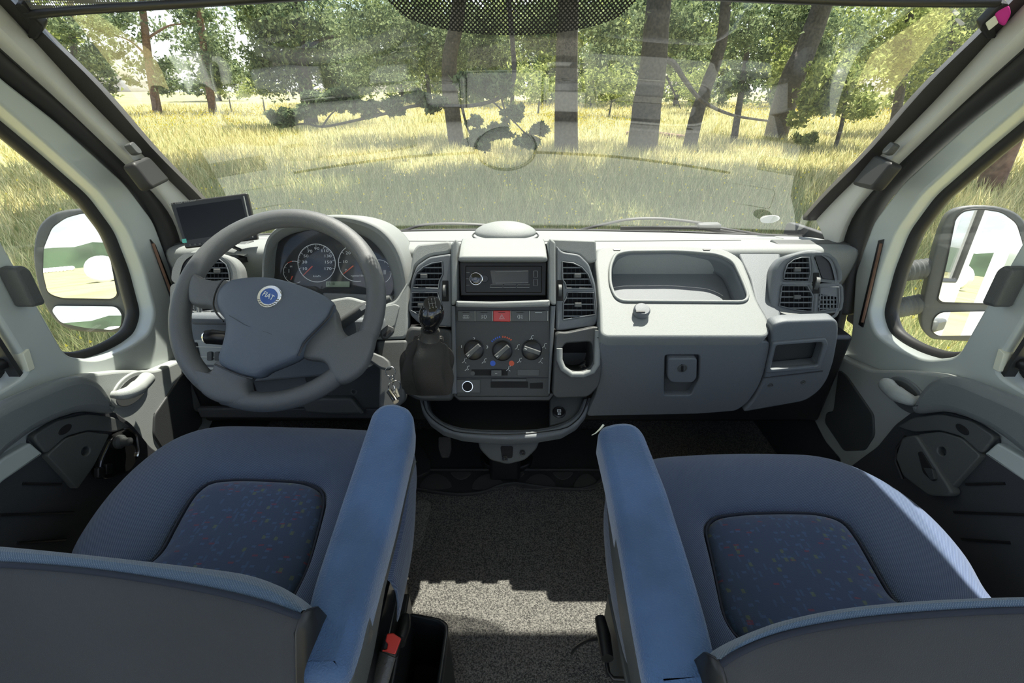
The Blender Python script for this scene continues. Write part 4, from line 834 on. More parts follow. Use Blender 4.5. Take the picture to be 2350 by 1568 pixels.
for i in range(9):
    s = i/8; r_ = []
    for j in range(nb):
        e = s**1.7; p = top[j]*(1-e)+base[j]*e; c = ring0*(1-s)+bcn*s; d = (p-c).normalized()
        wr = .012*math.sin(math.pi*s)*(math.sin(j*.95+s*5)+.6*math.sin(j*.42-s*9)); bul = .013*math.sin(math.pi*s**1.6)
        r_.append(p+d*(wr+bul)+Vector((0, 0, .004*math.sin(s*17+j*.3))))
    rows.append(r_)
grid('gaiter', rows, M['leather'], gl, closed=True, sub=1)
# ================================================================== MONITOR
mo = thing('rear_view_monitor', 'small black reversing monitor leaning on the dash left of the wheel', 'monitor', P(490, 575, 1.13))
MF = Fr(P(490, 505, 1.06), (.34, -.9, .28))
mb = slab('casing', [(390, 466), (567, 443), (592, 550), (425, 571)], MF, M['black'], mo, off=0, depth=.022, bev=.003, r=.004)
slab('screen', [(404, 477), (553, 456), (570, 530), (426, 552)], MF, M['screen'], mb, off=.0012, depth=.002, bev=0, r=.002)
tube('side_bezel', [MF.hit(559, 450, .001), MF.hit(580, 545, .001)], .0016, M['inkdim'], mb, 6)
text('casing_print', 'HY color monitor', MF, (419, 464), .0075, M['inkdim'], mb, off=.0012, rot=math.radians(6), sx=1.0)
slab('green_sticker', [(417, 549), (427, 548), (429, 557), (419, 558)], MF, M['teal'], mb, off=.002, depth=.001, bev=0, r=0)
for k in range(5): slab('monitor_button', [(434+k*11, 561-k*1.4), (439+k*11, 560.5-k*1.4), (440+k*11, 564-k*1.4), (435+k*11, 564.6-k*1.4)], MF, M['dark2'], mb, off=.003, depth=.003, bev=0, r=0)
tube('stand_arm', [P(520, 560, 1.10), P(538, 568, 1.10), P(552, 574, 1.10)], .004, M['black'], mo, 8)
q = P(550, 583, 1.12)
lathe('stand_foot', [(.03, -.012), (.03, .0), (.02, .004), (.001, .004)], Fr((q.x, q.y, q.z-.004), (0, .1, 1)), (0, 0), M['black'], mo, space='uv', n=20)
slab('foot_tape', [(538, 572), (560, 572), (570, 580), (560, 586), (540, 582)], Fr((q.x, q.y, q.z), (0, .1, 1)), M['pillar'], mo, off=.004, depth=.002, bev=0, r=.004)
cb2 = tube('cup_holder_foil', [CF.hit(*p, o) for p, o in [((1330, 848), .0), ((1334, 838), .012), ((1341, 834), .016), ((1345, 842), .012)]], [.004, .006, .008, .003], M['chrome'], None, 6)
tag(cb2, 'crumpled shiny foil scrap lying in the cup holder', 'foil')
# ================================================================== WIPERS AND WINDSCREEN THINGS
def out(px, py, off=-.03): 
    p = WF.hit(px, py, 0); return bow(p)-WF.n*(-off) if False else bow(p)+WF.n*off
def wpt(px, py, lift=-.02):
    f = Fr(WF.o+Vector((0, .075, 0)), WF.n); p = f.hit(px, py, lift); k = 1-(p.x/.87)**2; return Fr(WF.o+Vector((0, .075*k, 0)), WF.n).hit(px, py, lift)
for nm, lab, arm, bl, clip in [
    ('windscreen_wiper', 'left black wiper parked low on the windscreen behind the instruments', [(905, 537), (940, 525), (975, 516), (1040, 513), (1120, 517), (1180, 522)], [(960, 531), (1060, 530), (1110, 532), (1200, 537)], None),
    ('windscreen_wiper', 'right black wiper with raised arm parked before the passenger shelf', [(1335, 527), (1400, 512), (1450, 503), (1520, 502), (1600, 511), (1650, 523), (1740, 538), (1818, 556)], [(1424, 524), (1520, 523), (1600, 523), (1650, 530), (1740, 545), (1815, 558)], (1625, 518))]:
    w = thing(nm, lab, 'wiper', wpt(*arm[0]))
    tube('arm', [wpt(*p, -.035) for p in cat_(arm, 4, False)], .007, M['rubber'], w, 8, flat=.6)
    b = tube('blade', [wpt(*p, -.018) for p in cat_(bl, 4, False)], .006, M['rubber'], w, 8)
    tube('blade_edge', [wpt(p[0], p[1]-3, -.012) for p in bl[:3]], .002, M['dark2'], b, 6)
    if clip: box('blade_clip', wpt(*clip, -.03), (.07, .03, .016), M['dark2'], w, bev=.005)
# cowl behind the glass foot
cw = grid('trim_4', [[Vector((x, 1.31+.075*(1-(x/.9)**2)+dy, .85+dz)) for x in np.linspace(-.88, .88, 15)] for dy, dz in ((0.02, -.08), (.0, -.008), (.05, -.004), (.16, -.06))], M['rubber'], None, thick=.004, sub=0); tag(cw, kind='structure')
st = slab('round_sticker', [disc(WF, (1780, 504), .026, 28, ry=.016)], Fr(WF.o, WF.n), M['sticker'], None, off=.012, space='uv', depth=.001, bev=0, r=0)
k = 1-(.62/.87)**2
for v in st.data.vertices: v.co += Vector((0, .075*k, 0))
u_ = WF.uv(1780, 504); 
tag(st, 'white oval paper sticker low on the right of the windscreen', 'sticker')
# blind rail and net along the top
bl = thing('windscreen_blind', 'slim black blind rail with fine net along the windscreen top', 'blind', WF.hit(1175, -20, .03))
L = [(62, 34), (200, 22), (400, 10), (560, 0), (800, -14), (1175, -22), (1550, -12), (1790, -2), (1950, 3), (2150, 6), (2290, 6)]
rail = [WF.hit(*p, .03) for p in cat_(L, 3, False)]
tube('rail', rail, .0065, M['black'], bl, 8)
n_ = grid('net', [[v+Vector((0, .012*(i % 2)-.2*i/6*.57, .2*i/6*.82)) for v in rail] for i in range(7)], M['net'], bl, sub=0)
pk = thing('ribbon_tag', 'magenta and cream cloth tag tied at the right end of the blind rail', 'ribbon', WF.hit(2295, 50, .04))
PKF = Fr(WF.hit(2295, 45, .045), (-.5, -.7, .1))
slab('cloth_knot', [(2282, 22), (2298, 6), (2318, 12), (2322, 30), (2308, 58), (2292, 50), (2284, 36)], PKF, M['pink'], pk, off=.0, depth=.012, bev=.004, r=.004)
slab('cream_end', [(2262, 52), (2284, 34), (2292, 52), (2270, 70)], PKF, M['tag'], pk, off=-.002, depth=.004, bev=.001, r=.002)
slab('glass_smudge', [(2190, 44), (2200, 42), (2216, 55), (2204, 60)], WF, M['sticker'], None, off=.004, depth=.0006, bev=0, r=.004)
tag(bpy.data.objects['glass_smudge'], 'tiny white scrap stuck at the upper right of the windscreen', 'scrap')
# ================================================================== DOOR MIRRORS
def mirror(s):
    right = s > 0
    lab = 'right door mirror on two ribbed grey arms showing the white van side' if right else 'left door mirror on smooth grey arms showing sky and field'
    c = PX(*((2235, 620) if right else (190, 620)), s*1.12)
    d = (c-EYE).normalized(); r = Vector((-.13 if right else -.12, -1, .0 if right else -.012)).normalized()
    n = (r-d).normalized(); f = Fr(c, n)
    m = thing('door_mirror', lab, 'mirror', c)
    if right:
        o = [(2172, 500), (2195, 478), (2240, 471), (2300, 476), (2345, 500), (2372, 560), (2375, 650), (2350, 730), (2300, 780), (2160, 780), (2128, 770), (2112, 735), (2130, 640), (2150, 560)]
        g1 = [(2210, 482), (2250, 477), (2300, 484), (2335, 510), (2350, 560), (2352, 640), (2335, 702), (2160, 698), (2150, 690), (2172, 600), (2192, 500)]
        g2 = [(2158, 716), (2330, 712), (2310, 770), (2150, 772), (2136, 760), (2142, 730)]
        arms = [((2000, 634), (2155, 612)), ((1985, 722), (2140, 692))]
    else:
        o = [(98, 510), (130, 487), (180, 479), (230, 480), (262, 505), (288, 570), (305, 640), (316, 700), (312, 745), (296, 760), (210, 762), (150, 752), (112, 715), (90, 660), (78, 590), (84, 540)]
        g1 = [(150, 497), (190, 486), (214, 488), (234, 510), (250, 570), (272, 680), (260, 690), (140, 688), (108, 676), (97, 630), (98, 570), (118, 520)]
        g2 = [(125, 700), (270, 702), (284, 720), (282, 750), (262, 756), (200, 752), (140, 740), (118, 712)]
        arms = [((350, 628), (272, 600)), ((362, 715), (290, 672))]
    h = dome('housing', [f.uv(*p, 0) for p in o], f, M['dark2'], m, [(.55, -.09), (.85, -.075), (.97, -.045), (1, -.012), (1, .004), (.985, .006)], 3)
    for g, nn in ((g1, 'main_mirror'), (g2, 'wide_mirror')):
        slab('mirror_seat', g, f, M['rubber'], m, off=.009, depth=.006, bev=.001, r=.012)
        q = [f.uv(*p, .01) for p in g]; cc = (sum(p[0] for p in q)/len(q), sum(p[1] for p in q)/len(q)); q = [(cc[0]+(p[0]-cc[0])*.97, cc[1]+(p[1]-cc[1])*.96) for p in q]
        fm_ = f
        if nn == 'wide_mirror' and not right:
            c2 = f.w(cc[0], cc[1], .014); d2 = (c2-EYE).normalized(); r2 = Vector((-.12, -1, .03)).normalized(); fm_ = Fr(c2, (r2-d2).normalized()); q = [(a-cc[0], b-cc[1]) for a, b in q]
        slab(nn, q, fm_, M['mirror'], m, off=.0105 if fm_ is f else .002, space='uv', depth=.002, bev=0, r=.012)
    for (a, b) in arms:
        A = PX(*a, s*.93); B = f.hit(*b, -.03); pts = [A+(B-A)*k/28 for k in range(29)]
        if right: tube('ribbed_arm', pts, [.026 if k % 2 else .0225 for k in range(29)], M['dark2'], m, 16)
        else: tube('smooth_arm', pts, [.024+.002*math.sin(k/4) for k in range(29)], M['dark2'], m, 16)
    box('mount', (s*.945, (PX(*arms[0][0], s*.93).y+PX(*arms[1][0], s*.93).y)/2, (PX(*arms[0][0], s*.93).z+PX(*arms[1][0], s*.93).z)/2), (.03, .09, .19), M['dark2'], m, bev=.008)
mirror(-1); mirror(1)
# ================================================================== SEATS
def resample(q, n):
    q = [Vector(p) for p in q]; q.append(q[0]); L = [0]
    for a, b in zip(q, q[1:]): L.append(L[-1]+(b-a).length)
    return [Vector([np.interp(t, L, [w[i] for w in q]) for i in range(len(q[0]))]) for t in np.linspace(0, L[-1], n, endpoint=False)]
def by_angle(q, c, n):
    """radial samples of a closed outline about c"""
    q = [Vector((p[0], p[1])) for p in q]; out = []
    for k in range(n):
        a = 2*math.pi*k/n; d = Vector((math.cos(a), math.sin(a))); best = 0
        for p, r in zip(q, q[1:]+q[:1]):
            e = r-p; den = d.x*e.y-d.y*e.x
            if abs(den) < 1e-9: continue
            w = p-c; t = (w.x*e.y-w.y*e.x)/den; u = (w.x*d.y-w.y*d.x)/den
            if t > best and -1e-6 <= u <= 1+1e-6: best = t
        out.append(c+d*best)
    return out
ZS = .67
def seat(name, lab, outer, inner, back, s):
    fz = F_z(ZS); o = [fz.uv(*p) for p in outer[0]]+outer[1]; i_ = [fz.uv(*p) for p in inner[0]]+inner[1]
    c = Vector((sum(p[0] for p in i_)/len(i_), sum(p[1] for p in i_)/len(i_))); n = 72
    O = by_angle(cat_(o, 4), c, n); I = by_angle(rnd(i_, .05), c, n)
    r = thing(name, lab, 'seat', (c.x, c.y, 0))
    def row(k, a, z):  # blend inner->outer
        return [Vector((*(I[j]*(1-a)+O[j]*a)*1.0, z)) if k is None else Vector((*(c+(I[j]-c)*k), z)) for j in range(n)]
    rows = [row(None, 0, ZS-.030), row(None, .02, ZS-.006), row(None, .15, ZS+.002), row(None, .45, ZS+.006), row(None, .75, ZS+.0), row(None, .92, ZS-.012), row(None, 1.0, ZS-.035), row(None, 1.0, ZS-.09), row(None, .97, ZS-.15), row(None, .9, ZS-.17)]
    cu = grid('cushion', rows, M['blue'], r, closed=True, sub=1, ang=80)
    rows = [row(.002, 0, ZS+.004), row(.3, 0, ZS+.004), row(.6, 0, ZS+.003), row(.85, 0, ZS-.001), row(.965, 0, ZS-.006), row(.99, 0, ZS-.014)]
    cp = grid('centre_panel', rows, M['print'], cu, closed=True, sub=1, ang=80)
    if s > 0:
        me = cp.data
    tube('panel_seam', [Vector((*(c+(p-c)*1.003), ZS-.0085)) for p in I], .0022, M['stitch'], cu, 6, True)
    # box under the cushion
    f0 = F_z(.40); q = [(c.x+(p.x-c.x)*.8, c.y+(p.y-c.y)*.72) for p in O]
    slab('seat_box', [q], F_z(.50), M['seatblk'], r, space='uv', off=0, depth=.22, bev=.005, r=0)
    slab('swivel_base', [q], F_z(.29), M['black'], r, space='uv', off=0, depth=.07, bev=.004, r=0)
    # backrest: fabric top edge, piping and rear shell
    top, pip, zt_, sx = back
    T = [PZ(*p, zt_) for p in top]; Q = [PZ(*p, zt_-.004) for p in pip]
    T = [Vector(v) for v in cat_(T, 4, False)]; Q = cat_(Q, 4, False); nT = len(T)
    Q = [Vector([np.interp(k, np.linspace(0, 1, len(Q)), [w[i] for w in Q]) for i in range(3)]) for k in np.linspace(0, 1, nT)]
    # put the piping behind and a little above so the rim reads as a rounded edge
    ei = (lambda i: nT-1-i) if s < 0 else (lambda i: i)
    Q = [EYE+(v-EYE)*((v-EYE).length-.012*min(1, ei(i)/5))/(v-EYE).length for i, v in enumerate(Q)]
    mid = [t*.5+q*.5+Vector((0, -.002, .010*min(1, ei(i)/5))) for i, (t, q) in enumerate(zip(T, Q))]
    lo1 = [t+Vector((0, .03, -.07)) for t in T]; lo2 = [t+Vector((0, .03, -.22)) for t in T]
    br = grid('backrest', [lo2, lo1, [t+Vector((0, .006, -.014)) for t in T], T, mid, Q], M['velvet2'], r, thick=.0, sub=1)
    cx = sum((v.x for v in Q))/nT
    s1 = [Vector((v.x+(cx-v.x)*.01, v.y-.012, v.z-.010)) for v in Q]
    s2 = [Vector((v.x+(cx-v.x)*.02, v.y-.05, v.z-.09)) for v in Q]
    s3 = [Vector((v.x+(cx-v.x)*.0, v.y-.10, v.z-.26)) for v in Q]
    s4 = [Vector((v.x, v.y-.02, v.z-.30)) for v in Q]
    grid('backrest_shell', [[v+Vector((0, -.001, -.002)) for v in Q], s1, s2, s3, s4], M['shell'], br, sub=1)
    e = nT-1 if s < 0 else 0
    grid('backrest_side', [[Q[e], s1[e], s2[e], s3[e]], [T[e]+Vector((0, 0, -.004)), T[e]+Vector((0, .02, -.03)), lo1[e], lo2[e]]], M['black'], br, thick=.003, sub=0)  # side wall in black, colour stands in for the shaded gap here
    tube('backrest_piping', [v+Vector((0, -.002, .0)) for v in Q], .003, M['stitch'], br, 8)
    return r, c, O
dr, c, O = seat('driver_seat', 'blue cloth driver seat on the left, behind the steering wheel', 
    ([(945, 1005), (930, 978), (880, 967), (790, 961), (650, 957), (500, 955), (440, 965), (380, 988), (310, 1036), (250, 1090), (190, 1160), (130, 1250), (80, 1340)], [(-.76, .20), (-.5, .16), (-.26, .20), (-.235, .4)]),
    ([(355, 1282), (400, 1195), (440, 1128), (475, 1098), (540, 1093), (620, 1095), (700, 1100), (738, 1118), (742, 1150), (725, 1220), (700, 1310)], [(-.30, .28), (-.6, .28)]),
    ([(-330, 1236), (-150, 1243), (0, 1252), (200, 1272), (400, 1294), (540, 1312), (620, 1336), (670, 1368), (694, 1398)], [(-330, 1285), (-150, 1288), (0, 1292), (200, 1307), (400, 1336), (540, 1364), (620, 1386), (665, 1402), (688, 1410)], .82, -1), -1)
ZS = .64
ps, c2_, O2 = seat('passenger_seat', 'blue cloth passenger seat on the right, before the glovebox',
    ([(1420, 1080), (1450, 1045), (1490, 1028), (1600, 1020), (1700, 1017), (1800, 1018), (1880, 1022), (1960, 1043), (2060, 1092), (2160, 1165), (2255, 1268), (2350, 1400)], [(.76, .20), (.5, .16), (.26, .20), (.225, .4)]),
    ([(1672, 1450), (1640, 1290), (1620, 1205), (1640, 1180), (1700, 1172), (1800, 1169), (1880, 1171), (1940, 1186), (1975, 1232), (2020, 1310), (2066, 1388)], [(.6, .28), (.34, .28)]),
    ([(1654, 1512), (1680, 1482), (1740, 1450), (1820, 1420), (1950, 1394), (2120, 1378), (2350, 1369), (2680, 1365)], [(1655, 1518), (1684, 1498), (1750, 1468), (1840, 1443), (1980, 1420), (2150, 1405), (2350, 1396), (2680, 1392)], .82, 1), 1)
def armrest(par, top_px, lab_s):
    fz = F_z(.76)
    a = slab('armrest', top_px, fz, M['velvet'], par, off=0, depth=.062, bev=.014, r=.02)
    a.data.polygons.foreach_set('use_smooth', [True]*len(a.data.polygons)); return a
aL = [(851, 945), (864, 930), (885, 922), (910, 921), (935, 929), (948, 945), (946, 985), (938, 1015), (899, 1173), (854, 1326), (815, 1475), (787, 1556), (672, 1554), (668, 1530), (715, 1339), (775, 1164)]
armrest(dr, aL, -1)
aR = [(1373, 985), (1382, 973), (1410, 965), (1440, 964), (1465, 972), (1480, 990), (1533, 1120), (1588, 1290), (1627, 1418), (1668, 1590), (1500, 1600), (1482, 1539), (1452, 1390), (1426, 1241), (1397, 1083)]
armrest(ps, aR, 1)
# armrest side plates, pivot cap
sl_ = slab('side_plate', [(936, 1020), (944, 1000), (905, 1170), (872, 1290), (842, 1440), (826, 1500), (800, 1590), (760, 1590), (815, 1440), (870, 1240)], F_z(.735), M['dark2'], dr, off=0, depth=.055, bev=.004, r=.004)
pc = PZ(834, 1458, .725)
lathe('pivot_cap', [(.0125, 0), (.0125, .002), (.011, .003), (.001, .003)], Fr(pc+Vector((.0, 0, .0)), (.9, -.1, .42)), (0, 0), M['steel'], dr, space='uv', n=24)
slab('side_plate', [(1401, 1110), (1408, 1105), (1438, 1250), (1470, 1400), (1500, 1590), (1478, 1590), (1440, 1400), (1412, 1220)], F_z(.735), M['dark2'], ps, off=0, depth=.055, bev=.004, r=.004)
# side valances of the cushions
for par, L, sg in ((dr, [(943, 1030), (944, 1110), (932, 1200), (912, 1280), (900, 1330)], 1), (ps, [(1398, 1090), (1394, 1160), (1408, 1260), (1428, 1350), (1455, 1440)], -1)):
    A = [PZ(*p, (.67 if par is dr else .64)-.02) for p in L]
    B = [v+Vector((sg*-.012, 0, -.13)) for v in A]; Cc = [v+Vector((sg*-.03, 0, .015)) for v in A]
    grid('side_valance', [Cc, A, [a*.5+b*.5+Vector((sg*.008, 0, 0)) for a, b in zip(A, B)], B], M['blue'], par, thick=.006, sub=1)
# seat rails with their thin tubes, lever and buckle
def bar(name, a, b, za, zb, w, h, m, par, bev=.003):
    A, B = PZ(*a, za), PZ(*b, zb); d = (B-A); R = d.to_track_quat('Y', 'Z').to_matrix()
    return box(name, (A+B)/2, (w, d.length, h), m, par, bev=bev, R=R)
bar('slide_rail', (895, 1340), (828, 1620), .50, .50, .012, .05, M['seatblk'], dr)
bar('slide_rail', (912, 1368), (858, 1620), .46, .46, .014, .04, M['seatblk'], dr)
bar('rail_cover', (925, 1400), (880, 1640), .42, .42, .035, .10, M['black'], dr)
tube('recliner_lever', [PZ(930, 1416, .47), PZ(928, 1440, .475), PZ(916, 1478, .48)], [.008, .0105, .0095], M['black'], dr, 12)
bk_ = thing('belt_buckle', 'red button seat belt buckle beside the driver seat', 'belt buckle', PZ(885, 1500, .46))
BK = Fr(PZ(896, 1478, .53), (.15, -.45, .88))
slab('buckle_body', [(873, 1496), (884, 1454), (924, 1462), (908, 1512)], BK, M['black'], bk_, off=-.002, depth=.05, bev=.004, r=.003)
slab('red_button', [(875, 1494), (888, 1490), (890, 1478), (884, 1472), (888, 1455), (902, 1453), (921, 1466), (907, 1503)], BK, M['red'], bk_, off=.003, depth=.008, bev=.0015, r=.002)
A_, B_ = BK.hit(890, 1500, -.03), Vector((-.245, .12, .36))
tube('strap', [A_, A_*.5+B_*.5, B_], [.014, .013, .012], M['leather'], bk_, 8, flat=.5)
bar('slide_rail', (1406, 1374), (1482, 1640), .46, .46, .012, .05, M['seatblk'], ps)
bar('slide_rail', (1421, 1344), (1500, 1600), .50, .50, .012, .05, M['seatblk'], ps)
bar('rail_cover', (1400, 1400), (1450, 1640), .42, .42, .02, .10, M['dark2'], ps)
tube('recliner_lever', [PZ(1377, 1420, .47), PZ(1386, 1460, .475), PZ(1394, 1512, .48)], [.009, .011, .0095], M['black'], ps, 12)
tube('lever_rod', [PZ(1390, 1505, .46), PZ(1396, 1545, .46), PZ(1408, 1558, .46), PZ(1470, 1562, .46)], .0035, M['black'], ps, 8)
tube('cable', cat_([PZ(1312, 1500, .26), PZ(1325, 1484, .3), PZ(1350, 1470, .34), PZ(1385, 1466, .38)], 5, False), .003, M['black'], ps, 6)
# frayed thread on the passenger armrest
th = tube('loose_threads', [PZ(1385, 975, .76), PZ(1376, 986, .755), PZ(1366, 995, .75), PZ(1358, 999, .745)], [.002, .0015, .001, .0006], M['tag'], ps, 5)
# ================================================================== STORAGE BIN, FLOOR MAT, PEDALS
bn_ = thing('storage_bin', 'open black plastic bin on the carpet beside the driver seat', 'bin', PZ(960, 1500, FZ))
zt2 = .42; f = F_z(zt2)
o = [(918, 1410), (935, 1404), (1010, 1418), (1028, 1430), (1029, 1448), (1012, 1570), (1000, 1640), (880, 1640)]
i2 = [(930, 1420), (938, 1412), (1006, 1427), (1018, 1438), (1019, 1450), (1001, 1570), (990, 1626), (896, 1626)]
slab('rim', [o, i2], f, M['seatblk'], bn_, off=0, depth=.03, bev=.003, r=.006)
slab('wall', [[f.uv(*p) for p in o], [f.uv(*p) for p in i2]], F_z(zt2-.02), M['black'], bn_, space='uv', off=0, depth=.18, bev=0, r=.006)
slab('bottom', [[f.uv(*p) for p in o]], F_z(.25), M['void'], bn_, space='uv', off=0, depth=.03, bev=0, r=.01)
fm = thing('floor_mat', 'black rubber floor mat with ribbed oval insets under the dashboard', 'floor mat', PZ(1170, 1090, FZ))
f = F_z(FZ+.012)
o = [(860, 985), (1420, 985), (1405, 1040), (1385, 1095), (1366, 1112), (1320, 1122), (1240, 1116), (1180, 1108), (1140, 1116), (1110, 1128), (1060, 1134), (1010, 1130), (960, 1122), (880, 1120)]
slab('sheet', o, f, M['mat'], fm, off=0, depth=.012, bev=.002, r=.01)
tube('raised_edge', [f.hit(*p, .002) for p in cat_([(900, 1120), (960, 1122), (1010, 1130), (1060, 1134), (1110, 1128), (1140, 1116), (1180, 1108), (1240, 1116), (1320, 1122), (1366, 1112), (1392, 1080)], 3, False)], .004, M['mat'], fm, 8)
tube('cross_rib', [f.hit(x, 1078, .001) for x in (940, 1100, 1230, 1380)], .004, M['mat'], fm, 8)
for cx, w in ((1000, 38), (1120, 38), (1238, 38), (1345, 30)):
    L = [(cx-w, 1122), (cx-w*.9, 1108), (cx-w*.5, 1092), (cx, 1086), (cx+w*.5, 1092), (cx+w*.9, 1106), (cx+w, 1118), (cx, 1124)]
    slab('oval_inset', L, f, M['ribmat'], fm, off=.003, depth=.004, bev=.001, r=.01)
for cx in (1058, 1180, 1292): slab('upper_inset', [(cx-26, 1083), (cx+26, 1083), (cx+14, 1096), (cx, 1101), (cx-14, 1096)], f, M['ribmat'], fm, off=.003, depth=.004, bev=.001, r=.01)
pe = thing('accelerator_pedal', 'worn rubber pedal in the dark footwell left of the pedestal', 'pedal', PZ(1020, 1080, FZ))
PEF = Fr(PZ(1022, 1026, .34), (0, -.6, .8))
slab('pad', [(1006, 1002), (1034, 1002), (1036, 1030), (1030, 1050), (1012, 1050), (1006, 1030)], PEF, M['ribmat'], pe, off=0, depth=.015, bev=.003, r=.006)
tube('pedal_arm', [PEF.hit(1020, 1026, -.012), Vector((-.16, 1.31, .48))], .008, M['black'], pe, 8)
hl_ = slab('heel_plate', [(945, 1022), (968, 1022), (990, 1060), (985, 1082), (966, 1092), (944, 1094)], F_z(FZ+.022), M['mat'], fm, off=0, depth=.01, bev=.002, r=.01)
bx = slab('floor_hatch', [(930, 1150), (980, 1146), (990, 1160), (968, 1248), (950, 1262), (915, 1262)], F_z(FZ+.006), carpet_mat('dark carpet', (.3, .29, .26), (.1, .1, .09)), None, off=0, depth=.006, bev=.001, r=.02)
tag(bx, 'carpeted hatch outline in the floor beside the driver seat', 'hatch')
# ================================================================== OUTDOORS
GZ = -.55
gr = mesh('floor.001', [(-160, -170, GZ), (160, -170, GZ), (160, 120, GZ), (-160, 120, GZ)], [(0, 1, 2, 3)], M['soil'], None, False)
gr.name = 'meadow_ground'; tag(gr, kind='structure')
def tri_mesh(name, V, m, parent=None, kind=None, nper=3):
    V = np.asarray(V, dtype=np.float32).reshape(-1, 3); n = len(V)//nper
    me = bpy.data.meshes.new(name); me.vertices.add(len(V)); me.vertices.foreach_set('co', V.ravel())
    me.loops.add(len(V)); me.loops.foreach_set('vertex_index', np.arange(len(V), dtype=np.int32))
    me.polygons.add(n); me.polygons.foreach_set('loop_start', np.arange(0, len(V), nper, dtype=np.int32))
    me.update(); me.validate(); me.materials.append(m)
    o = bpy.data.objects.new(name, me); COL.objects.link(o)
    if parent is not None: o.parent = parent; o.matrix_parent_inverse = Matrix.Translation(-parent.location)
    if kind: o['kind'] = kind
    return o
def blob(px, py, y, rx, ry, n, size, deep=.8):
    c = PY(px, py, y); sc = y/FPX*1.05; R = np.array([rx*sc, max(rx, ry)*sc*deep, ry*sc])
    sub = max(6, n//60); cc = rng.normal(size=(sub, 3)); cc /= np.linalg.norm(cc, axis=1)[:, None]
    cc = cc*(rng.random((sub, 1))**.4)*R*.9+np.array(c)
    k = rng.integers(0, sub, n); p = cc[k]+rng.normal(size=(n, 3))*R*.13
    p = p[p[:, 2] > GZ+.05]; n = len(p)
    a = rng.normal(size=(n, 3)); a /= np.linalg.norm(a, axis=1)[:, None]; b = rng.normal(size=(n, 3)); b -= a*(a*b).sum(1)[:, None]; b /= np.linalg.norm(b, axis=1)[:, None]
    s = size*(.6+.8*rng.random((n, 1)))
    return np.stack([p+a*s, p-a*s*.5+b*s*.45, p-a*s*.5-b*s*.45], 1)
def tree(name, lab, cat, trunk, w, y0, blobs, m='pine', bark='bark', limbs=(), upper=None, group=None, size=.1):
    b = PY(trunk[0][0], trunk[0][1], y0); b.z = GZ
    t = thing(name, lab, cat, b, group)
    pts = [PY(p[0], p[1], y0+(p[2] if len(p) > 2 else 0)) for p in trunk]; pts[0].z = GZ-.05
    if upper: pts.append(Vector((pts[-1].x, pts[-1].y, 8)))
    pts = [Vector(v) for v in cat_(pts, 5, False)]; r0_ = w*y0/FPX/2*1.02; N = len(pts)
    tube('trunk', [p+Vector((rng.normal()*.02*r0_, 0, 0)) for p in pts], [r0_*(1.12-.5*k/N) for k in range(N)], M[bark], t, 10)
    for L, lw in limbs:
        q = [PY(p[0], p[1], y0+(p[2] if len(p) > 2 else 0)) for p in L]; q = cat_(q, 4, False)
        tube('branch', q, [lw*y0/FPX/2*(1-.7*k/len(q)) for k in range(len(q))], M[bark], t, 6)
    V = [blob(px, py, y0+dy, rx, ry, n, size) for px, py, dy, rx, ry, n in blobs]
    if V: tri_mesh('foliage', np.concatenate(V), M[m], t, 'stuff')
    if upper:
        cx, cy, cz, ax_, ay_, az_, n = upper; sub = 70
        cc = rng.uniform(-1, 1, (sub, 3))*[ax_, ay_, az_]+[cx, cy, cz]; k = rng.integers(0, sub, n); p = cc[k]+rng.normal(size=(n, 3))*[.45, .45, .25]
        a = rng.normal(size=(n, 3)); a /= np.linalg.norm(a, axis=1)[:, None]; b_ = rng.normal(size=(n, 3)); b_ -= a*(a*b_).sum(1)[:, None]; b_ /= np.linalg.norm(b_, axis=1)[:, None]; s = .22
        tri_mesh('upper_foliage', np.stack([p+a*s, p-a*s*.5+b_*s*.6, p-a*s*.5-b_*s*.6], 1), M[m], t, 'stuff')
    return t
tree('pine_tree', 'slender reddish pine on the far left against the bright sky', 'tree', [(352, 232), (340, 130), (322, -30)], 15, 34, [(290, 55, 0, 80, 38, 1500), (355, 165, 1, 70, 40, 1500), (235, 130, 0, 55, 32, 900), (330, 0, 0, 60, 25, 500)], bark='barkred', limbs=[([(340, 130), (300, 95), (262, 80)], 5), ([(335, 90), (385, 60), (420, 55)], 5)], size=.16)
tree('pine_tree', 'thin pine just right of the slender reddish one at far left', 'tree', [(480, 228), (470, 130), (452, -30)], 14, 34, [(480, 110, 0, 45, 60, 1300), (440, 20, 0, 50, 26, 700), (520, 165, 0, 60, 34, 1000), (430, 195, 0, 60, 18, 700)], bark='barkred', size=.16)
tree('pine_tree', 'dark low-branched pine at the extreme left of the windscreen', 'tree', [(178, 205), (170, 120), (160, -20)], 12, 30, [(165, 45, 0, 75, 30, 1300), (190, 120, 0, 60, 34, 1200), (250, 190, 2, 50, 22, 700)], size=.15)
tree('pine_tree', 'broad dark pine above the hanging sprays left of the windscreen centre', 'tree', [(705, 236), (690, 120), (680, -30)], 26, 24, [(640, 150, 0, 80, 60, 4200), (700, 60, 0, 120, 60, 5200), (790, 150, 1, 90, 65, 4200), (610, 30, 0, 70, 40, 2200)], upper=(-7.5, 13, 8.5, 4, 3, 1.2, 5000), limbs=[([(690, 120), (740, 90), (830, 75)], 8)], size=.12)
L = [(1165, -20, -4), (1178, 120, -4.5), (1178, 185, -5), (1160, 215, -5), (1120, 235, -5), (1060, 244, -5), (960, 242, -5), (880, 262, -5), (800, 280, -5), (740, 291, -5), (700, 284, -5), (650, 292, -5)]
tw = []
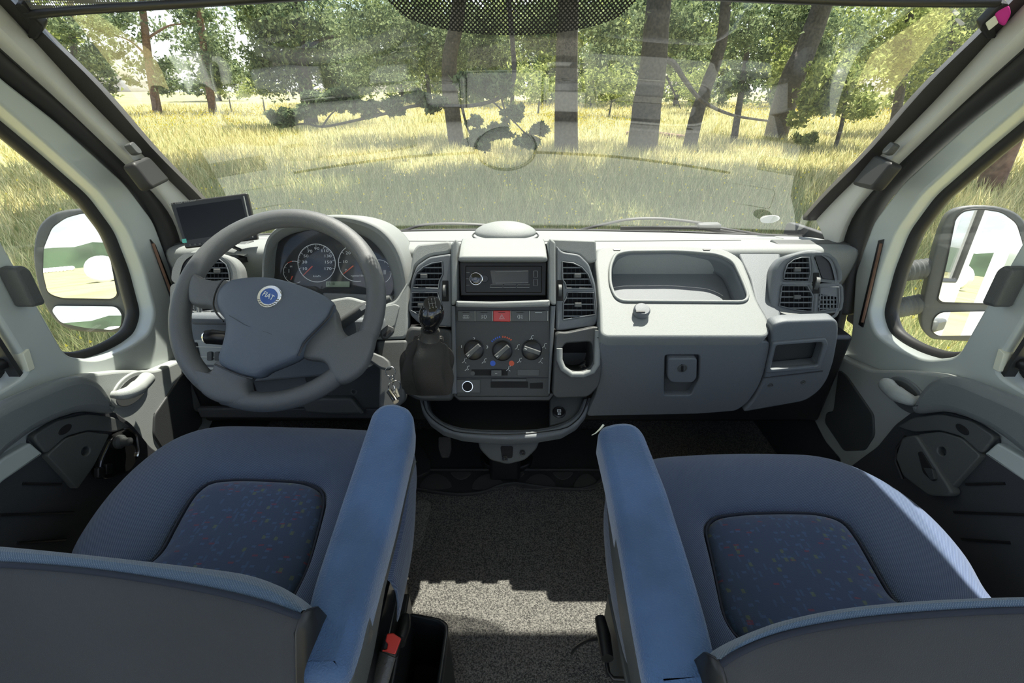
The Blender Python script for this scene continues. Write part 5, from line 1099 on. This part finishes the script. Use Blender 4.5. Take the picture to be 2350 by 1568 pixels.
for (x, y, r) in [(650, 268, 30), (690, 262, 26), (735, 238, 36), (790, 230, 40), (840, 250, 30), (905, 245, 26), (960, 225, 26), (1000, 240, 24), (1110, 315, 38), (1150, 300, 26), (1090, 280, 18), (1210, 325, 28), (1235, 295, 20), (1180, 262, 26), (1130, 195, 40), (1075, 190, 34)]: tw.append((x, y, -5, r, r*.62, int(r*42)))
tree('pine_tree', 'pine with a long drooping branch across the windscreen centre', 'tree', [(1045, 262), (1030, 160), (1055, -30)], 30, 16, [(900, 70, 1, 110, 70, 6500), (1020, 90, 2, 90, 80, 5500), (1110, 110, 1, 60, 60, 3000), (860, 165, 3, 80, 45, 3000)]+tw, upper=(-1.0, 10.5, 8.2, 4.6, 4.2, 1.3, 9000), limbs=[(L, 7), ([(1060, 244, -5), (1075, 300, -5), (1100, 330, -5)], 4), ([(1150, 222, -5), (1160, 280, -5), (1130, 320, -5)], 3), ([(1130, 232, -5), (1190, 290, -5), (1225, 330, -5)], 3), ([(740, 291, -5), (760, 262, -5), (790, 240, -5)], 3), ([(880, 262, -5), (840, 240, -5), (800, 225, -5)], 3)], size=.075)
tree('pine_tree', 'straight grey trunk nearest the windscreen centre', 'tree', [(1300, 352), (1300, 200), (1306, -30)], 46, 14, [(1290, 60, 1, 110, 55, 2600), (1240, 30, 2, 110, 40, 1800)], upper=(2.5, 11.5, 8.0, 3.6, 3.4, 1.2, 6000), size=.085)
tree('pine_tree', 'thick leaning trunk at right of centre with a curved bare limb', 'tree', [(1472, 356), (1484, 250), (1500, 140), (1516, -30)], 58, 14.5, [(1450, 40, 1, 120, 55, 2600), (1410, 120, 3, 60, 45, 1200), (1540, 60, 2, 70, 50, 1500)], limbs=[([(1508, 130), (1545, 145), (1572, 185), (1612, 232), (1680, 264), (1765, 278)], 13), ([(1530, 175), (1550, 220), (1562, 250)], 5)], upper=(7.2, 11, 8, 3, 3.5, 1.2, 5000), size=.085)
tree('pine_tree', 'leaning forked trunk just right of the thick one', 'tree', [(1580, 350), (1600, 260), (1625, 190), (1655, 100), (1668, -30)], 27, 15.5, [(1640, 60, 1, 90, 60, 2200), (1600, 130, 4, 60, 40, 1000)], bark='bark', size=.085)
tree('pine_tree', 'thin young trunk between the forked one and the windscreen edge', 'tree', [(1683, 330), (1695, 250), (1704, 190), (1725, 40)], 13, 17, [(1700, 185, 0, 50, 36, 1300), (1735, 90, 1, 60, 60, 1700), (1660, 200, 2, 40, 30, 700)], size=.085)
tree('pine_tree', 'dark trunk slanting to the upper right corner', 'tree', [(1775, 330, 2), (1815, 190), (1850, 110), (1900, -30)], 44, 17, [(1840, 30, 1, 90, 60, 2200), (1900, 100, 1, 70, 50, 1500)], upper=(12, 12, 8, 2.5, 2.5, 1.2, 2500), size=.09)
tree('young_pine', 'bushy young pine standing in front of the right treeline', 'tree', [(1922, 325), (1935, 270), (1945, 180)], 8, 15, [(1900, 190, 0, 60, 40, 1800), (1950, 240, 0, 75, 32, 1800), (1850, 250, 0, 45, 36, 1300), (1845, 320, 0, 26, 24, 500), (1960, 160, 1, 60, 40, 1400)], m='leaf', size=.08)
tree('pine_tree', 'full green tree filling the upper right of the windscreen', 'tree', [(2075, 240), (2080, 120), (2090, -40)], 16, 20, [(2060, 60, 0, 90, 60, 2800), (2050, 150, 0, 90, 50, 2400), (2150, 90, 1, 70, 60, 1900), (2000, 100, 1, 60, 60, 1500)], m='leaf', size=.1)
tree('pine_tree', 'dark pine hard against the right windscreen pillar', 'tree', [(2200, 215), (2190, 100), (2200, -40)], 18, 23, [(2200, 40, 0, 70, 60, 2200), (2160, 160, 0, 60, 45, 1500), (2260, 80, 0, 60, 60, 1300)], size=.11)
tree('pine_tree', 'reddish trunk seen through the right door window', 'tree', [(2310, 352), (2345, 250), (2375, 150)], 42, 9, [], bark='barkred')
for px, py, y, rx, ry, n, lab in [(520, 190, 36, 60, 26, 1400, 'low yellow-green bush at the left meadow edge'), (600, 205, 33, 50, 22, 900, 'small bush under the broad dark pine'), (1400, 190, 30, 70, 45, 2600, 'pale sunlit bush between the two thick trunks'), (1235, 190, 32, 60, 35, 1400, 'green bush left of the straight grey trunk'), (1600, 195, 34, 70, 40, 1900, 'bright bush behind the leaning forked trunk'), (2090, 205, 24, 60, 26, 1400, 'round bush low at the right treeline')]:
    c = PY(px, py+ry, y); c.z = GZ
    b = thing('leafy_bush', lab, 'bush', c); tri_mesh('foliage', blob(px, py, y, rx, ry, n, .13), M['leaf'], b, 'stuff')
    tube('stem', [Vector((c.x, c.y, GZ-.02)), Vector((c.x+.1, c.y, GZ+1.0))], [.07, .03], M['bark'], b, 6)
# treeline behind the meadow: single trees that share two crowns
pro = []
for v in range(2):
    n = 2600; cc = rng.normal(size=(70, 3))*[2.0, 1.6, 2.2]+[0, 0, 4.2]; k = rng.integers(0, 70, n); p = cc[k]+rng.normal(size=(n, 3))*.42; p = p[p[:, 2] > .1]; n = len(p)
    a = rng.normal(size=(n, 3)); a /= np.linalg.norm(a, axis=1)[:, None]; b = rng.normal(size=(n, 3)); b -= a*(a*b).sum(1)[:, None]; b /= np.linalg.norm(b, axis=1)[:, None]; s = .30
    pro.append(np.stack([p+a*s, p-a*s*.5+b*s*.5, p-a*s*.5-b*s*.5], 1))
first = {}
spots = [(-14.5, 46), (-11, 52), (-7.5, 47), (-3.5, 50), (0, 46), (3.5, 52), (7, 45), (10.5, 50), (14, 44), (18, 48), (22, 42), (26.5, 46), (31, 40), (36, 36), (39, 30), (-2, 58), (5, 60), (12, 60), (20, 58), (28, 56), (-9, 60), (-34, 60), (-47, 56)]
for i, (x, y) in enumerate(spots):
    t = thing('treeline_pine', 'dense tree in the shaded treeline at the back of the meadow', 'tree', (x, y, GZ), 'trees of the far treeline')
    v = i % 2
    if v not in first:
        f_ = tri_mesh('foliage', pro[v]+np.array([0, 0, GZ]), M['pine' if v else 'leaf'], None, 'stuff'); f_.data.transform(Matrix.Translation((0, 0, -GZ)))
        tk = tube('trunk', [Vector((0, 0, -.1)), Vector((.1, 0, 3)), Vector((.2, 0, 7))], [.2, .16, .08], M['bark'], None, 8); first[v] = (f_, tk)
        pair = (f_, tk)
    else:
        pair = [q.copy() for q in first[v]]
        for q in pair: COL.objects.link(q)
    for q in pair:
        q.parent = t; q.matrix_parent_inverse = Matrix.Identity(4)
        q.rotation_euler = (0, 0, i*1.7); q.scale = (1, 1, .9+.25*((i*7) % 5)/5)
lg = thing('fallen_log', 'fallen pale log lying in the meadow behind the thick leaning trunk', 'log', PY(1500, 312, 20))
tube('log', [PZ(1438, 306, GZ+.15), PZ(1500, 307, GZ+.2), PZ(1575, 316, GZ+.15)], [.07, .09, .08], M['barkred'], lg, 8)
# ---- meadow grass as blades, thinned out with distance
def inside(x, y): return (np.abs(x) < 1.35) & (y < 2.3)
def grass(name, n, m, lab, rmin, rmax, amp, hmul=1., mask=None):
    r = rmin*(rmax/rmin)**rng.random(n); th = rng.uniform(-1.12, 1.12, n)
    x = r*np.sin(th); y = r*np.cos(th)
    keep = ~inside(x, y)
    if mask: keep &= mask(x, y)
    x, y, r = x[keep], y[keep], r[keep]; n = len(x)
    h = (.15+.30*rng.random(n))*hmul*(.75+.25*np.sin(x*.7)*np.cos(y*.5)); w = .0026*np.maximum(1, r/4.5)*(1+rng.random(n))
    a = rng.uniform(0, 6.28, n); lx, ly = rng.normal(0, .3, n)*h, rng.normal(0, .3, n)*h
    z = np.full(n, GZ)
    A = np.stack([x-w*np.cos(a), y-w*np.sin(a), z], 1); B = np.stack([x+w*np.cos(a), y+w*np.sin(a), z], 1); T = np.stack([x+lx, y+ly, z+h], 1)
    o = tri_mesh(name, np.stack([A, B, T], 1), M[m], None, 'stuff'); o['label'] = lab; o['category'] = 'grass'; return T
def nearc(x, y): return np.clip((12.5-y)/3, 0, 1)*np.clip((8-np.abs(x+.3))/4, 0, 1)
Tg = grass('dry_grass', 270000, 'grass', 'dry straw yellow grass of the open meadow', 2.2, 55, 1, mask=lambda x, y: rng.random(len(x)) > .65*nearc(x, y))
T2 = grass('green_grass', 170000, 'grassg', 'greener shaded grass close in front of the windscreen', 2.2, 30, 1, .95, mask=lambda x, y: rng.random(len(x)) < .25+.75*nearc(x, y))
far_ = Tg[(Tg[:, 1] > 13)]; k = rng.integers(0, len(far_), 12000); p = far_[k]+[0, 0, .03]; msk = (np.sin(p[:, 0]*.35+1)+np.cos(p[:, 1]*.21) > .3); p = p[msk]
p2 = T2[rng.integers(0, len(T2), 1500)]+[0, 0, .02]; p = np.concatenate([p, p2]); s = (.010+.0011*np.hypot(p[:, 0], p[:, 1]))[:, None]
fl_ = tri_mesh('yellow_flowers', np.stack([p+[1, 0, 0]*s, p+[-.5, .3, .8]*s, p+[-.5, -.3, -.8]*s], 1), M['flower'], None, 'stuff'); fl_['label'] = 'small yellow flowers scattered over the meadow'; fl_['category'] = 'flowers'
# ---- what the left mirror sees behind the van
rx = [-150+4*i for i in range(76)]; rows = []
for f_ in (0, .35, .7, .9, 1.0):
    rows.append([Vector((x, -165-6*f_, GZ+f_*(5.2+1.6*math.sin(x*.02+1)+.9*noise.noise(Vector((x*.2, f_*3, 0)))+.5*noise.noise(Vector((x*.9, 3, 0)))))) for x in rx])
hd = grid('wooded_ridge', rows, M['far'], None, sub=0); tag(hd, 'distant wooded ridge mirrored in the left door mirror', 'ridge', kind='stuff')
def behind(px, py):
    c = PX(190, 620, -1.12); d = (c-EYE).normalized(); r = Vector((-.12, -1, -.012)).normalized(); n = (r-d).normalized()
    h = Fr(c, n).hit(px, py, 0); v = (h-EYE).normalized(); v = v-n*2*v.dot(n); return h, v
for i, x in enumerate([107, 115, 124, 132, 141, 149, 158, 166, 173]):
    h, v = behind(x, 641); q = h+v*(125/abs(v.y))
    rb = .46
    vs, fs = tube_data([Vector((q.x, q.y-.6, GZ+rb)), Vector((q.x, q.y-.5, GZ+rb)), Vector((q.x, q.y+.5, GZ+rb)), Vector((q.x, q.y+.6, GZ+rb))], [rb*.85, rb, rb, rb*.85], 14)
    b = mesh('wrapped_bale', vs, fs, M['bale']); tag(b, 'white wrapped hay bale in the row mirrored at far left', 'bale', 'row of wrapped hay bales')
h, v = behind(240, 628); q = h+v*(40/abs(v.y))
vs, fs = tube_data([Vector((q.x, q.y-.9, GZ+.85)), Vector((q.x, q.y-.8, GZ+.85)), Vector((q.x, q.y+.8, GZ+.85)), Vector((q.x, q.y+.9, GZ+.85))], [.72, .88, .88, .72], 18)
b = mesh('wrapped_bale', vs, fs, M['bale']); tag(b, 'largest white wrapped bale, nearest in the left mirror', 'bale')
